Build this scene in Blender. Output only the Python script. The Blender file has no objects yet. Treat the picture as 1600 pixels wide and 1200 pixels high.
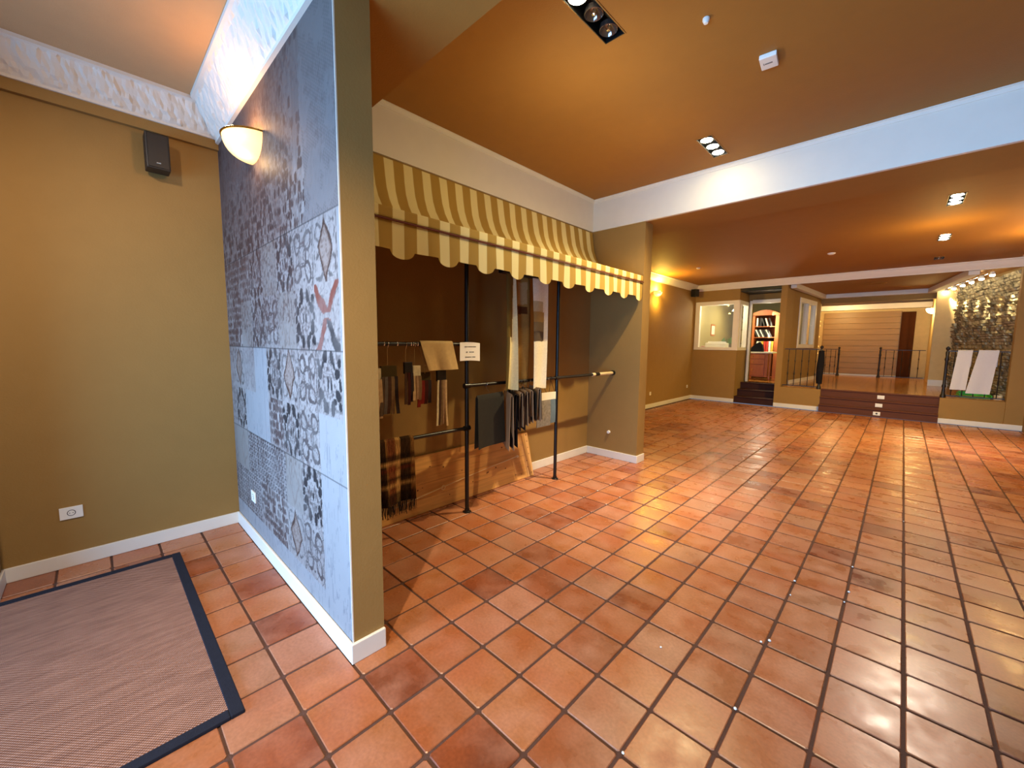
import bpy, math, random
import numpy as np
from mathutils import Vector, Matrix
random.seed(7)
rng = np.random.default_rng(7)
S = bpy.context.scene
C = S.collection

# ------------------------------------------------------------------ camera
cam = bpy.data.cameras.new('camera'); cam.sensor_width = 36; cam.lens = 630.57/1600*36
cam.clip_start = .05; cam.clip_end = 100
co = bpy.data.objects.new('camera', cam); C.objects.link(co)
RR, UU, FF = (0.7190, 0.6949, 0.0095), (-0.0767, 0.0657, 0.9949), (-0.6907, 0.7161, -0.1003)
m3 = Matrix((RR, UU, [-f for f in FF])).transposed()
q = m3.to_quaternion(); q.normalize()
co.matrix_world = Matrix.Translation((1.441, -1.035, 1.553)) @ q.to_matrix().to_4x4()
S.camera = co

# ------------------------------------------------------------------ world, lights, exposure
w = bpy.data.worlds.new('world'); S.world = w; w.use_nodes = True
w.node_tree.nodes['Background'].inputs[0].default_value = (.55, .68, 1, 1)
w.node_tree.nodes['Background'].inputs[1].default_value = .25
S.view_settings.view_transform = 'Standard'; S.view_settings.look = 'None'
S.view_settings.gamma = 1; S.view_settings.use_curve_mapping = False
S.view_settings.exposure = 0.3

def light(kind, name, loc, power, color, aim=None, size=.1, sy=None, angle=None, blend=.5, parent=None):
    l = bpy.data.lights.new(name, kind); l.energy = power; l.color = color
    if kind == 'AREA':
        l.size = size
        if sy: l.shape = 'RECTANGLE'; l.size_y = sy
    else:
        l.shadow_soft_size = size
    if kind == 'SPOT': l.spot_size = angle; l.spot_blend = blend
    o = bpy.data.objects.new(name, l); C.objects.link(o); o.location = loc
    if aim is not None:
        o.rotation_euler = (Vector(aim)-Vector(loc)).to_track_quat('-Z', 'Y').to_euler()
    return o
WARM = (1, .70, .38); WARMW = (1, .80, .55); AMB = (1, .60, .20); DAY = (.26, .56, 1)
# daylight through the shop front behind the camera
light('AREA', 'shopfront_daylight', (.4, -3.7, 1.1), 205, DAY, aim=(.3, 4, 1.5), size=5.0, sy=1.9).data.spread = 1.75
# lit lamp of the ceiling spots in the entrance zone (behind the camera, in the ceiling)
light('SPOT', 'entrance_spot', (.95, -1.62, 3.2), 330, (1, .74, .42), aim=(-.35, .25, 0), size=.03, angle=1.2, blend=.9)
light('SPOT', 'entrance_spot', (-.4, -1.6, 3.22), 180, (1, .80, .62), aim=(-2.3, -.9, .4), size=.06, angle=2.0, blend=.9)  # second, unseen spot placed to brighten the left wall evenly
# ceiling lamps of the main room, with added fills among them
light('SPOT', 'ceiling_spot_light', (-.02, .98, 3.44), 14, WARMW, aim=(.4, 1.2, 0), size=.04, angle=1.6, blend=.9)
light('SPOT', 'ceiling_spot_light', (-.05, 3.35, 3.44), 270, (1, .78, .40), aim=(-1.0, 2.7, 0), size=.03, angle=1.95, blend=.9)
light('SPOT', 'ceiling_spot_light', (-.05, 3.2, 3.44), 520, (1, .86, .72), aim=(-.65, 2.75, 0), size=.035, angle=.95, blend=1)
light('POINT', 'spill_fill', (-.3, 1.5, 2.75), 14, (1, .84, .50), size=.05)  # added point lights for lamp spill, no fixture of their own
light('POINT', 'spill_fill', (-.3, 2.6, 2.8), 5, (1, .80, .44), size=.05)
light('POINT', 'spill_fill', (1.75, 7.0, 2.7), 20, (1, .68, .22), size=.05)
light('SPOT', 'ceiling_spot_light', (1.74, 5.86, 3.17), 300, (1, .66, .16), aim=(.6, 6.6, 0), size=.05, angle=2.0, blend=1)
light('SPOT', 'ceiling_spot_light', (1.76, 8.08, 3.17), 400, (1, .68, .18), aim=(.2, 9.5, 0), size=.05, angle=2.2, blend=1)
light('SPOT', 'ceiling_spot_light', (1.74, 5.8, 3.17), 220, (1, .84, .68), aim=(1.55, 2.9, 0), size=.06, angle=1.3, blend=1)
light('SPOT', 'ceiling_spot_light', (1.76, 8.2, 3.17), 420, (1, .80, .60), aim=(2.7, 8.3, 0), size=.05, angle=.9, blend=1)
light('POINT', 'room_bounce_fill', (2.7, 7.6, 2.7), 10, (1, .62, .25), size=.12)  # added fill for bounced room light, no lamp here

# ------------------------------------------------------------------ materials
def lin(c):
    return tuple(((x/255)/12.92 if x/255 <= .04045 else ((x/255+.055)/1.055)**2.4) for x in c)
class N:
    def __init__(s, name):
        s.m = bpy.data.materials.new(name); s.m.use_nodes = True
        s.t = s.m.node_tree; s.b = s.t.nodes['Principled BSDF']
    def n(s, kind, **kw):
        x = s.t.nodes.new(kind)
        for k, v in kw.items():
            if k in x.inputs.keys() if isinstance(k, str) else False: x.inputs[k].default_value = v
            else: setattr(x, k, v)
        return x
    def l(s, a, b): s.t.links.new(a, b)
def mat(name, rgb, rough=.6, spec=.5, metal=0, noise=.06, scale=8, bump=0, bscale=60, emit=None, es=0, alpha=1, trans=0, stretch=None):
    a = N(name); b = a.b
    col = lin(rgb)
    b.inputs['Roughness'].default_value = rough; b.inputs['Metallic'].default_value = metal
    b.inputs['Specular IOR Level'].default_value = spec
    tc = a.n('ShaderNodeTexCoord'); mp = a.n('ShaderNodeMapping'); a.l(tc.outputs['Object'], mp.inputs[0])
    if stretch: mp.inputs['Scale'].default_value = stretch
    nz = a.n('ShaderNodeTexNoise'); nz.inputs['Scale'].default_value = scale; nz.inputs['Detail'].default_value = 5
    a.l(mp.outputs[0], nz.inputs['Vector'])
    mx = a.n('ShaderNodeMix', data_type='RGBA'); a.l(nz.outputs[0], mx.inputs[0])
    mx.inputs[6].default_value = tuple(max(0, x*(1-noise*2)) for x in col)+(1,)
    mx.inputs[7].default_value = tuple(min(1, x*(1+noise*2)) for x in col)+(1,)
    a.l(mx.outputs[2], b.inputs['Base Color'])
    if bump:
        n2 = a.n('ShaderNodeTexNoise'); n2.inputs['Scale'].default_value = bscale; n2.inputs['Detail'].default_value = 3
        a.l(mp.outputs[0], n2.inputs['Vector'])
        bp = a.n('ShaderNodeBump'); bp.inputs['Strength'].default_value = bump; bp.inputs['Distance'].default_value = .01
        a.l(n2.outputs[0], bp.inputs['Height']); a.l(bp.outputs[0], b.inputs['Normal'])
    if emit:
        b.inputs['Emission Color'].default_value = lin(emit)+(1,); b.inputs['Emission Strength'].default_value = es
    if alpha < 1: b.inputs['Alpha'].default_value = alpha
    if trans: b.inputs['Transmission Weight'].default_value = trans
    return a.m
M = {}
M['wall'] = mat('taupe_paint', (150, 117, 64), .75, .3, bump=.12, bscale=90, noise=.03)
M['ceil'] = mat('brown_ceiling_paint', (156, 108, 46), .7, .3, bump=.12, bscale=120, noise=.03)
M['ceil_lamplit'] = mat('lamplit_brown_ceiling_paint', (196, 156, 112), .7, .3, bump=.12, bscale=120, noise=.03)  # wall lamp glow on the entrance ceiling put into its brown
M['white'] = mat('white_gloss_paint', (226, 220, 208), .45, .4, noise=.02)
M['cornice'] = mat('white_plaster', (226, 220, 208), .6, .3, noise=.02)
M['grout'] = mat('grey_brown_grout', (86, 62, 54), .85, .2, noise=.15, scale=5, bump=.4)
M['black'] = mat('black_steel', (16, 14, 14), .35, .5, noise=.1)
M['chrome'] = mat('chrome', (200, 200, 200), .15, .5, metal=1)
M['blackplastic'] = mat('black_plastic', (14, 14, 15), .5)
M['plastic'] = mat('white_plastic', (232, 230, 222), .4)
M['darkhole'] = mat('dark_socket_hole', (60, 60, 60), .6)
M['pine'] = mat('pine_board', (206, 150, 84), .5, .4, noise=.18, scale=5, stretch=(2, .5, 9))
M['pine2'] = mat('pine_batten', (214, 162, 98), .5, .4, noise=.14, scale=6, stretch=(2, 3, .6))
M['knot'] = mat('pine_knot', (110, 60, 26), .6)
M['rodwhite'] = mat('pale_rod', (226, 200, 150), .4)
M['darkwood'] = mat('dark_brown_stair_wood', (92, 52, 34), .65, .25, noise=.15, scale=4, stretch=(.6, 6, 6))
M['redwood'] = mat('dark_red_stair_wood', (58, 28, 18), .65, .25, noise=.15, scale=4)
M['bulb'] = mat('lit_lamp_glass', (255, 240, 210), .3, emit=(255, 236, 190), es=90)
M['bulbY'] = mat('yellow_lit_lamp', (255, 220, 120), .3, emit=(255, 216, 90), es=16)
M['bulboff'] = mat('unlit_reflector_glass', (150, 140, 135), .12, .6, metal=.85)
M['shade'] = mat('lit_amber_glass', (255, 225, 160), .35, emit=(255, 190, 95), es=1.3)
M['shadebot'] = mat('lit_lamp_core', (255, 245, 220), .35, emit=(255, 235, 180), es=6)
M['brass'] = mat('brass', (190, 150, 70), .25, metal=1)
M['iron'] = mat('black_wrought_iron', (24, 18, 16), .45)
M['rope'] = mat('brown_piping', (96, 32, 16), .7)
M['glass'] = mat('window_glass', (230, 235, 230), .03, .5, alpha=.12)
M['office'] = mat('office_wall_paint', (150, 138, 90), .7)
M['orangewood'] = mat('orange_stained_wood', (168, 88, 34), .4, noise=.15, scale=5, stretch=(5, 5, 1))
M['palewall'] = mat('beige_wall_paint', (206, 176, 120), .7)
M['slat'] = mat('stained_shutter_board', (158, 120, 66), .5, noise=.1, scale=4, stretch=(.6, 5, 5))
M['browndoor'] = mat('brown_door', (74, 38, 14), .8, .1, noise=.1)
M['green'] = mat('bright_green_plastic', (70, 200, 20), .5)
M['lime'] = mat('lime_green_plastic', (150, 190, 10), .5)
M['leaf'] = mat('green_leaf', (60, 110, 40), .5)
M['paper'] = mat('white_paper', (250, 246, 236), .7, noise=.01)
M['ink'] = mat('grey_print', (120, 118, 110), .8)
def cloth(name, rgb, noise=.08, rough=.9):
    return mat(name, rgb, rough, .15, noise=noise, scale=40, bump=.25, bscale=400)
M['matbind'] = cloth('navy_black_binding', (34, 36, 46), .1)

# terracotta: one colour per grid cell from world position
T = .26
def terracotta():
    a = N('terracotta'); b = a.b
    g = a.n('ShaderNodeNewGeometry')
    dv = a.n('ShaderNodeVectorMath', operation='DIVIDE'); a.l(g.outputs['Position'], dv.inputs[0]); dv.inputs[1].default_value = (T, T, 50)
    of = a.n('ShaderNodeVectorMath', operation='ADD'); a.l(dv.outputs[0], of.inputs[0]); of.inputs[1].default_value = (0, 0, .5)
    fl = a.n('ShaderNodeVectorMath', operation='FLOOR'); a.l(of.outputs[0], fl.inputs[0])
    wn = a.n('ShaderNodeTexWhiteNoise', noise_dimensions='3D'); a.l(fl.outputs[0], wn.inputs['Vector'])
    cr = a.n('ShaderNodeValToRGB'); a.l(wn.outputs['Value'], cr.inputs[0])
    el = cr.color_ramp.elements
    cols = [(0, (122, 66, 44)), (.1, (138, 80, 50)), (.25, (166, 106, 66)), (.5, (178, 116, 70)), (.7, (188, 126, 82)), (.86, (178, 122, 88)), (1, (170, 124, 90))]
    el[0].position = 0; el[0].color = lin(cols[0][1])+(1,); el[1].position = 1; el[1].color = lin(cols[-1][1])+(1,)
    for p, c in cols[1:-1]:
        e = el.new(p); e.color = lin(c)+(1,)
    sc = a.n('ShaderNodeVectorMath', operation='SCALE'); a.l(wn.outputs['Color'], sc.inputs[0]); sc.inputs['Scale'].default_value = 9
    ad = a.n('ShaderNodeVectorMath', operation='ADD'); a.l(g.outputs['Position'], ad.inputs[0]); a.l(sc.outputs[0], ad.inputs[1])
    n1 = a.n('ShaderNodeTexNoise'); n1.inputs['Scale'].default_value = 7; n1.inputs['Detail'].default_value = 3; n1.inputs['Distortion'].default_value = 0
    a.l(ad.outputs[0], n1.inputs['Vector'])
    r1 = a.n('ShaderNodeMapRange'); a.l(n1.outputs[0], r1.inputs[0]); r1.inputs[1].default_value = .35; r1.inputs[2].default_value = .8
    m1 = a.n('ShaderNodeMix', data_type='RGBA'); m1.blend_type = 'MIX'
    mm = a.n('ShaderNodeMath', operation='MULTIPLY'); a.l(r1.outputs[0], mm.inputs[0]); mm.inputs[1].default_value = .5
    a.l(mm.outputs[0], m1.inputs[0]); a.l(cr.outputs[0], m1.inputs[6]); m1.inputs[7].default_value = lin((206, 152, 122))+(1,)
    n2 = a.n('ShaderNodeTexNoise'); n2.inputs['Scale'].default_value = 3.2; n2.inputs['Detail'].default_value = 1.5
    a.l(ad.outputs[0], n2.inputs['Vector'])
    r2 = a.n('ShaderNodeMapRange'); a.l(n2.outputs[0], r2.inputs[0]); r2.inputs[1].default_value = .42; r2.inputs[2].default_value = .8
    m2 = a.n('ShaderNodeMix', data_type='RGBA')
    mq = a.n('ShaderNodeMath', operation='MULTIPLY'); a.l(r2.outputs[0], mq.inputs[0]); mq.inputs[1].default_value = .7
    a.l(mq.outputs[0], m2.inputs[0]); a.l(m1.outputs[2], m2.inputs[6]); m2.inputs[7].default_value = lin((172, 88, 40))+(1,)
    n3 = a.n('ShaderNodeTexNoise'); n3.inputs['Scale'].default_value = 70; n3.inputs['Detail'].default_value = 4
    a.l(g.outputs['Position'], n3.inputs['Vector'])
    m3_ = a.n('ShaderNodeMix', data_type='RGBA'); m3_.blend_type = 'OVERLAY'; m3_.inputs[0].default_value = .3
    a.l(m2.outputs[2], m3_.inputs[6]); a.l(n3.outputs[0], m3_.inputs[7])
    dk = a.n('ShaderNodeVectorMath', operation='MULTIPLY'); a.l(m3_.outputs[2], dk.inputs[0]); dk.inputs[1].default_value = (.80, .76, .80)
    a.l(dk.outputs[0], b.inputs['Base Color'])
    rr = a.n('ShaderNodeMapRange'); a.l(n1.outputs[0], rr.inputs[0]); rr.inputs[1].default_value = .3; rr.inputs[2].default_value = .7
    rr.inputs[3].default_value = .22; rr.inputs[4].default_value = .42; a.l(rr.outputs[0], b.inputs['Roughness'])
    b.inputs['Specular IOR Level'].default_value = .45
    n4 = a.n('ShaderNodeTexNoise'); n4.inputs['Scale'].default_value = 22; n4.inputs['Detail'].default_value = 6
    a.l(ad.outputs[0], n4.inputs['Vector'])
    bp = a.n('ShaderNodeBump'); bp.inputs['Strength'].default_value = .12; bp.inputs['Distance'].default_value = .004
    a.l(n4.outputs[0], bp.inputs['Height']); a.l(bp.outputs[0], b.inputs['Normal'])
    return a.m
M['terra'] = terracotta()

def woodfloor():
    a = N('honey_wood_planks'); b = a.b
    g = a.n('ShaderNodeNewGeometry')
    mp = a.n('ShaderNodeMapping'); a.l(g.outputs['Position'], mp.inputs[0]); mp.inputs['Scale'].default_value = (7, .8, 1)
    n = a.n('ShaderNodeTexNoise'); n.inputs['Scale'].default_value = 2; n.inputs['Detail'].default_value = 5; a.l(mp.outputs[0], n.inputs['Vector'])
    cr = a.n('ShaderNodeValToRGB'); a.l(n.outputs[0], cr.inputs[0])
    cr.color_ramp.elements[0].position = .3; cr.color_ramp.elements[0].color = lin((150, 90, 36))+(1,)
    cr.color_ramp.elements[1].position = .7; cr.color_ramp.elements[1].color = lin((200, 138, 66))+(1,)
    a.l(cr.outputs[0], b.inputs['Base Color']); b.inputs['Roughness'].default_value = .16
    return a.m
M['woodfloor'] = woodfloor()

def stripes():
    a = N('cream_and_ochre_stripe'); b = a.b
    tc = a.n('ShaderNodeTexCoord'); sp = a.n('ShaderNodeSeparateXYZ'); a.l(tc.outputs['Object'], sp.inputs[0])
    s1 = a.n('ShaderNodeMath', operation='SUBTRACT'); a.l(sp.outputs['Y'], s1.inputs[0]); s1.inputs[1].default_value = .249
    dv = a.n('ShaderNodeMath', operation='DIVIDE'); a.l(s1.outputs[0], dv.inputs[0]); dv.inputs[1].default_value = .1827
    fr = a.n('ShaderNodeMath', operation='FRACT'); a.l(dv.outputs[0], fr.inputs[0])
    cr = a.n('ShaderNodeValToRGB'); cr.color_ramp.interpolation = 'LINEAR'
    e = cr.color_ramp.elements; dk = lin((172, 138, 66))+(1,); lt = lin((228, 212, 152))+(1,)
    e[0].position = 0; e[0].color = dk; e[1].position = .5; e[1].color = dk
    x = e.new(.53); x.color = lt; x = e.new(.97); x.color = lt; x = e.new(1); x.color = dk
    a.l(fr.outputs[0], cr.inputs[0]); a.l(cr.outputs[0], b.inputs['Base Color'])
    b.inputs['Roughness'].default_value = .85; b.inputs['Specular IOR Level'].default_value = .2
    n4 = a.n('ShaderNodeTexNoise'); n4.inputs['Scale'].default_value = 350
    bp = a.n('ShaderNodeBump'); bp.inputs['Strength'].default_value = .15; bp.inputs['Distance'].default_value = .004
    a.l(tc.outputs['Object'], n4.inputs['Vector']); a.l(n4.outputs[0], bp.inputs['Height']); a.l(bp.outputs[0], b.inputs['Normal'])
    return a.m
M['stripes'] = stripes()

def weave():
    a = N('woven_sisal'); b = a.b
    g = a.n('ShaderNodeNewGeometry'); sp = a.n('ShaderNodeSeparateXYZ'); a.l(g.outputs['Position'], sp.inputs[0])
    def sinw(out, f, ph=0):
        m = a.n('ShaderNodeMath', operation='MULTIPLY'); a.l(out, m.inputs[0]); m.inputs[1].default_value = f
        s = a.n('ShaderNodeMath', operation='SINE'); a.l(m.outputs[0], s.inputs[0]); return s.outputs[0]
    sx = sinw(sp.outputs['X'], 2*math.pi/.014); sy = sinw(sp.outputs['Y'], 2*math.pi/.012)
    p = a.n('ShaderNodeMath', operation='MULTIPLY'); a.l(sx, p.inputs[0]); a.l(sy, p.inputs[1])
    r = a.n('ShaderNodeMapRange'); a.l(p.outputs[0], r.inputs[0]); r.inputs[1].default_value = -1; r.inputs[2].default_value = 1
    mp = a.n('ShaderNodeMapping'); a.l(g.outputs['Position'], mp.inputs[0]); mp.inputs['Scale'].default_value = (14, 2, 1)
    nz = a.n('ShaderNodeTexNoise'); nz.inputs['Scale'].default_value = 3; nz.inputs['Detail'].default_value = 6; a.l(mp.outputs[0], nz.inputs['Vector'])
    av = a.n('ShaderNodeMath', operation='ADD'); a.l(r.outputs[0], av.inputs[0]); a.l(nz.outputs[0], av.inputs[1])
    cr = a.n('ShaderNodeValToRGB'); a.l(av.outputs[0], cr.inputs[0])
    hv = a.n('ShaderNodeMath', operation='MULTIPLY'); a.l(av.outputs[0], hv.inputs[0]); hv.inputs[1].default_value = .5; a.l(hv.outputs[0], cr.inputs[0])
    cr.color_ramp.elements[0].position = .2; cr.color_ramp.elements[0].color = lin((88, 56, 46))+(1,)
    cr.color_ramp.elements[1].position = .75; cr.color_ramp.elements[1].color = lin((178, 134, 112))+(1,)
    a.l(cr.outputs[0], b.inputs['Base Color']); b.inputs['Roughness'].default_value = .9; b.inputs['Specular IOR Level'].default_value = .15
    bp = a.n('ShaderNodeBump'); bp.inputs['Strength'].default_value = .6; bp.inputs['Distance'].default_value = .004
    a.l(p.outputs[0], bp.inputs['Height']); a.l(bp.outputs[0], b.inputs['Normal'])
    return a.m
M['weave'] = weave()

def attrmat(name, rough=.7, spec=.3, bump=0):
    a = N(name); b = a.b
    at = a.n('ShaderNodeVertexColor'); at.layer_name = 'Col'
    a.l(at.outputs['Color'], b.inputs['Base Color']); b.inputs['Roughness'].default_value = rough; b.inputs['Specular IOR Level'].default_value = spec
    if bump:
        tc = a.n('ShaderNodeTexCoord'); n4 = a.n('ShaderNodeTexNoise'); n4.inputs['Scale'].default_value = 160
        a.l(tc.outputs['Object'], n4.inputs['Vector'])
        bp = a.n('ShaderNodeBump'); bp.inputs['Strength'].default_value = bump; bp.inputs['Distance'].default_value = .006
        a.l(n4.outputs[0], bp.inputs['Height']); a.l(bp.outputs[0], b.inputs['Normal'])
    return a.m
M['mural'] = attrmat('printed_wallpaper', .6, .3, .1)
M['plaid'] = attrmat('woven_plaid_wool', .95, .1, .8)

def rockmat():
    a = N('split_slate'); b = a.b
    g = a.n('ShaderNodeNewGeometry')
    n = a.n('ShaderNodeTexNoise'); n.inputs['Scale'].default_value = 9; n.inputs['Detail'].default_value = 6; a.l(g.outputs['Position'], n.inputs['Vector'])
    cr = a.n('ShaderNodeValToRGB'); a.l(n.outputs[0], cr.inputs[0])
    cr.color_ramp.elements[0].position = .35; cr.color_ramp.elements[0].color = lin((92, 82, 62))+(1,)
    cr.color_ramp.elements[1].position = .65; cr.color_ramp.elements[1].color = lin((196, 184, 150))+(1,)
    a.l(cr.outputs[0], b.inputs['Base Color']); b.inputs['Roughness'].default_value = .8
    return a.m
M['rock'] = rockmat()

# ------------------------------------------------------------------ mesh helpers
class MB:
    def __init__(s): s.v = []; s.f = []
    def add(s, vs, fs):
        o = len(s.v); s.v += [tuple(v) for v in vs]; s.f += [tuple(i+o for i in f) for f in fs]; return s
    def box(s, x0, x1, y0, y1, z0, z1):
        return s.add([(x0,y0,z0),(x1,y0,z0),(x1,y1,z0),(x0,y1,z0),(x0,y0,z1),(x1,y0,z1),(x1,y1,z1),(x0,y1,z1)],
                     [(0,3,2,1),(4,5,6,7),(0,1,5,4),(1,2,6,5),(2,3,7,6),(3,0,4,7)])
    def cyl(s, a, b, r, n=12, r2=None, cap=True):
        a = Vector(a); b = Vector(b); d = (b-a).normalized(); r2 = r if r2 is None else r2
        u = d.orthogonal().normalized(); v = d.cross(u)
        vs = []
        for p, rr in ((a, r), (b, r2)):
            for i in range(n):
                t = 2*math.pi*i/n; vs.append(p+u*math.cos(t)*rr+v*math.sin(t)*rr)
        fs = [(i, (i+1) % n, n+(i+1) % n, n+i) for i in range(n)]
        if cap: fs += [tuple(range(n))[::-1], tuple(range(n, 2*n))]
        return s.add(vs, fs)
    def tube(s, pts, r, n=8):
        for a, b in zip(pts, pts[1:]): s.cyl(a, b, r, n)
        return s
    def lathe(s, prof, n=20, c=(0,0,0), a0=0, a1=2*math.pi, sx=1, sy=1):
        full = abs(a1-a0-2*math.pi) < 1e-6; k = n if full else n+1; vs = []
        for r, z in prof:
            for i in range(k):
                t = a0+(a1-a0)*i/n; vs.append((c[0]+r*math.cos(t)*sx, c[1]+r*math.sin(t)*sy, c[2]+z))
        fs = []
        for j in range(len(prof)-1):
            for i in range(n if full else n):
                i2 = (i+1) % k
                fs.append((j*k+i, j*k+i2, (j+1)*k+i2, (j+1)*k+i))
        return s.add(vs, fs)
    def prism(s, poly, axis, lo, hi):
        """extrude a 2D polygon along axis (0,1,2)"""
        n = len(poly); vs = []
        for t in (lo, hi):
            for p in poly:
                q_ = list(p); q_.insert(axis, t); vs.append(q_)
        fs = [(i, (i+1) % n, n+(i+1) % n, n+i) for i in range(n)]+[tuple(range(n))[::-1], tuple(range(n, 2*n))]
        return s.add(vs, fs)
    def sheet(s, fn, nu, nv, th=.003):
        """thick cloth: fn(u,v)->point, u,v in 0..1"""
        P = [[Vector(fn(i/nu, j/nv)) for j in range(nv+1)] for i in range(nu+1)]
        vs = []; k = (nu+1)*(nv+1)
        nrm = []
        for i in range(nu+1):
            for j in range(nv+1):
                a = P[min(i+1, nu)][j]-P[max(i-1, 0)][j]; b = P[i][min(j+1, nv)]-P[i][max(j-1, 0)]
                nn = a.cross(b); nn = nn.normalized() if nn.length > 1e-9 else Vector((1,0,0)); nrm.append(nn)
        fl_ = [p for r in P for p in r]
        vs = [p+n_*th/2 for p, n_ in zip(fl_, nrm)]+[p-n_*th/2 for p, n_ in zip(fl_, nrm)]
        I = lambda i, j: i*(nv+1)+j
        fs = []
        for i in range(nu):
            for j in range(nv):
                q_ = (I(i,j), I(i+1,j), I(i+1,j+1), I(i,j+1)); fs.append(q_); fs.append(tuple(x+k for x in q_[::-1]))
        for i in range(nu):
            for j in (0, nv):
                a, b = I(i,j), I(i+1,j); fs.append((a, b, b+k, a+k))
        for j in range(nv):
            for i in (0, nu):
                a, b = I(i,j), I(i,j+1); fs.append((a, b, b+k, a+k))
        return s.add(vs, fs)
    def build(s, name, m, parent=None, smooth=False, bevel=0):
        me = bpy.data.meshes.new(name); me.from_pydata(s.v, [], s.f); me.validate()
        import bmesh
        bm = bmesh.new(); bm.from_mesh(me); bmesh.ops.recalc_face_normals(bm, faces=bm.faces)
        if bevel: bmesh.ops.bevel(bm, geom=[e for e in bm.edges if len(e.link_faces) == 2 and e.calc_face_angle(0) > .5], offset=bevel, segments=2, affect='EDGES', profile=.6)
        bm.to_mesh(me); bm.free()
        if smooth:
            me.shade_smooth()
            try: me.set_sharp_from_angle(angle=.7)
            except Exception: pass
        me.materials.append(M[m] if isinstance(m, str) else m)
        o = bpy.data.objects.new(name, me); C.objects.link(o)
        if parent is not None:
            o.parent = parent
            o.location = -Vector(parent.location) if parent.type == 'EMPTY' else Vector((0,0,0))
            if parent.type != 'EMPTY' and parent.parent is None: o.location = (0,0,0)
        return o
def root(name, loc, label, cat, group=None):
    o = bpy.data.objects.new(name, None); C.objects.link(o); o.location = loc; o.empty_display_size = .1
    o['label'] = label; o['category'] = cat
    if group: o['group'] = group
    return o
def tag(o, label, cat, group=None):
    o['label'] = label; o['category'] = cat
    if group: o['group'] = group
    return o
def st(o, label=None, cat=None):
    o['kind'] = 'structure'
    if label: o['label'] = label
    if cat: o['category'] = cat
    return o
def box(*a): return MB().box(*a)
def copytree(o, loc, label, rot=None):
    c = o.copy(); C.objects.link(c); c.location = loc; c['label'] = label
    if rot is not None: c.rotation_euler = rot
    for ch in o.children:
        d = ch.copy(); C.objects.link(d); d.parent = c
        for g in ch.children:
            e = g.copy(); C.objects.link(e); e.parent = d
    return c

# ================================================================== SETTING
ZC1, ZC2, ZS, ZE = 3.48, 3.22, 3.07, 3.30   # ceiling main room, far room, beam underside, entrance ceiling
YF = 11.05; ZP = .53
# ---- floor
fl = MB().box(-3.1, 3.3, -3.75, 11.0, -.12, -.006).build('floor', 'grout')
st(fl, 'terracotta tiled floor of the shop', 'floor')
def tile_mesh(seed):
    r = random.Random(seed); h = T/2-.0062-r.random()*.0012; c = .005+.003*r.random(); b_ = .003
    def ring(hh, cc, z):
        pts = [(hh-cc,-hh),(hh,-hh+cc),(hh,hh-cc),(hh-cc,hh),(-hh+cc,hh),(-hh,hh-cc),(-hh,-hh+cc),(-hh+cc,-hh)]
        return [(x, y, z) for x, y in pts]
    v = ring(h, c, -.02)+ring(h, c, -.003)+ring(h-b_, c, 0)
    f = []
    for k in (0, 8):
        for i in range(8): f.append((k+i, k+(i+1) % 8, k+8+(i+1) % 8, k+8+i))
    f.append(tuple(range(16, 24)))
    return v, f
tmeshes = []
for k in range(6):
    v, f = tile_mesh(k); me = bpy.data.meshes.new('tile'); me.from_pydata(v, [], f); me.materials.append(M['terra']); tmeshes.append((me, v, f))
cp = Vector((1.441, -1.035, 1.553))
def pix(X):
    d = Vector(X)-cp; z = d.dot(Vector(FF))
    if z < .1: return None
    return 800+630.57*d.dot(Vector(RR))/z, 600-630.57*d.dot(Vector(UU))/z, z
cells = []
for j in range(-12, 13):
    for i in range(-15, 43):
        x = (j+.5)*T; y = (i+.5)*T
        if x < -3.0+T/2 and y > 3.9: continue
        if y > 10.97: continue
        if x < -2.5 and y < 3.9: continue
        if y > 0 and y < 3.9 and x < -1.8: continue
        if y > 4 and x < -2.9: continue
        p = pix((x, y, 0)); vis = p is not None and -60 < p[0] < 1660 and -60 < p[1] < 1290
        if -2.2 < x < -.5 and y < -.75: vis = False
        cells.append((0 if vis else 1, (p[2] if p else 99), x, y))
cells.sort()
rest = MB()
def tilt(): return (random.gauss(0, .0035), random.gauss(0, .0035), random.choice((0, 1, 2, 3))*math.pi/2+random.gauss(0, .003))
for k, (nv_, d, x, y) in enumerate(cells):
    me, v, f = tmeshes[random.randrange(6)]
    loc = Vector((x+random.gauss(0, .0006), y+random.gauss(0, .0006), -random.random()*.0015)); e = tilt()
    if k < 300 and nv_ == 0:
        o = bpy.data.objects.new('tile', me); C.objects.link(o); o.parent = fl; o.location = loc; o.rotation_euler = e
    else:
        from mathutils import Euler
        R_ = Euler(e).to_matrix(); rest.add([R_ @ Vector(p)+loc for p in v], f)
o = rest.build('tile_field', 'terra', fl); o['kind'] = 'stuff'
# crumbs of plaster in the joints
cr_ = MB()
for (x, y) in [(1.02,1.31),(1.05,1.35),(1.04,.78),(.79,.27),(1.3,2.05),(1.31,2.2),(1.3,2.6),(1.05,1.9),(1.04,2.1),(.66,.9),(1.56,3.9)]:
    r = random.uniform(.004, .008)
    cr_.lathe([(0, 0), (r, r*.3), (r*.7, r), (0, r*1.2)], 6, (x, y, 0))
o = cr_.build('plaster_crumbs', 'plastic'); o['kind'] = 'stuff'; tag(o, 'small white plaster crumbs scattered in the tile joints', 'crumbs')

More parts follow.
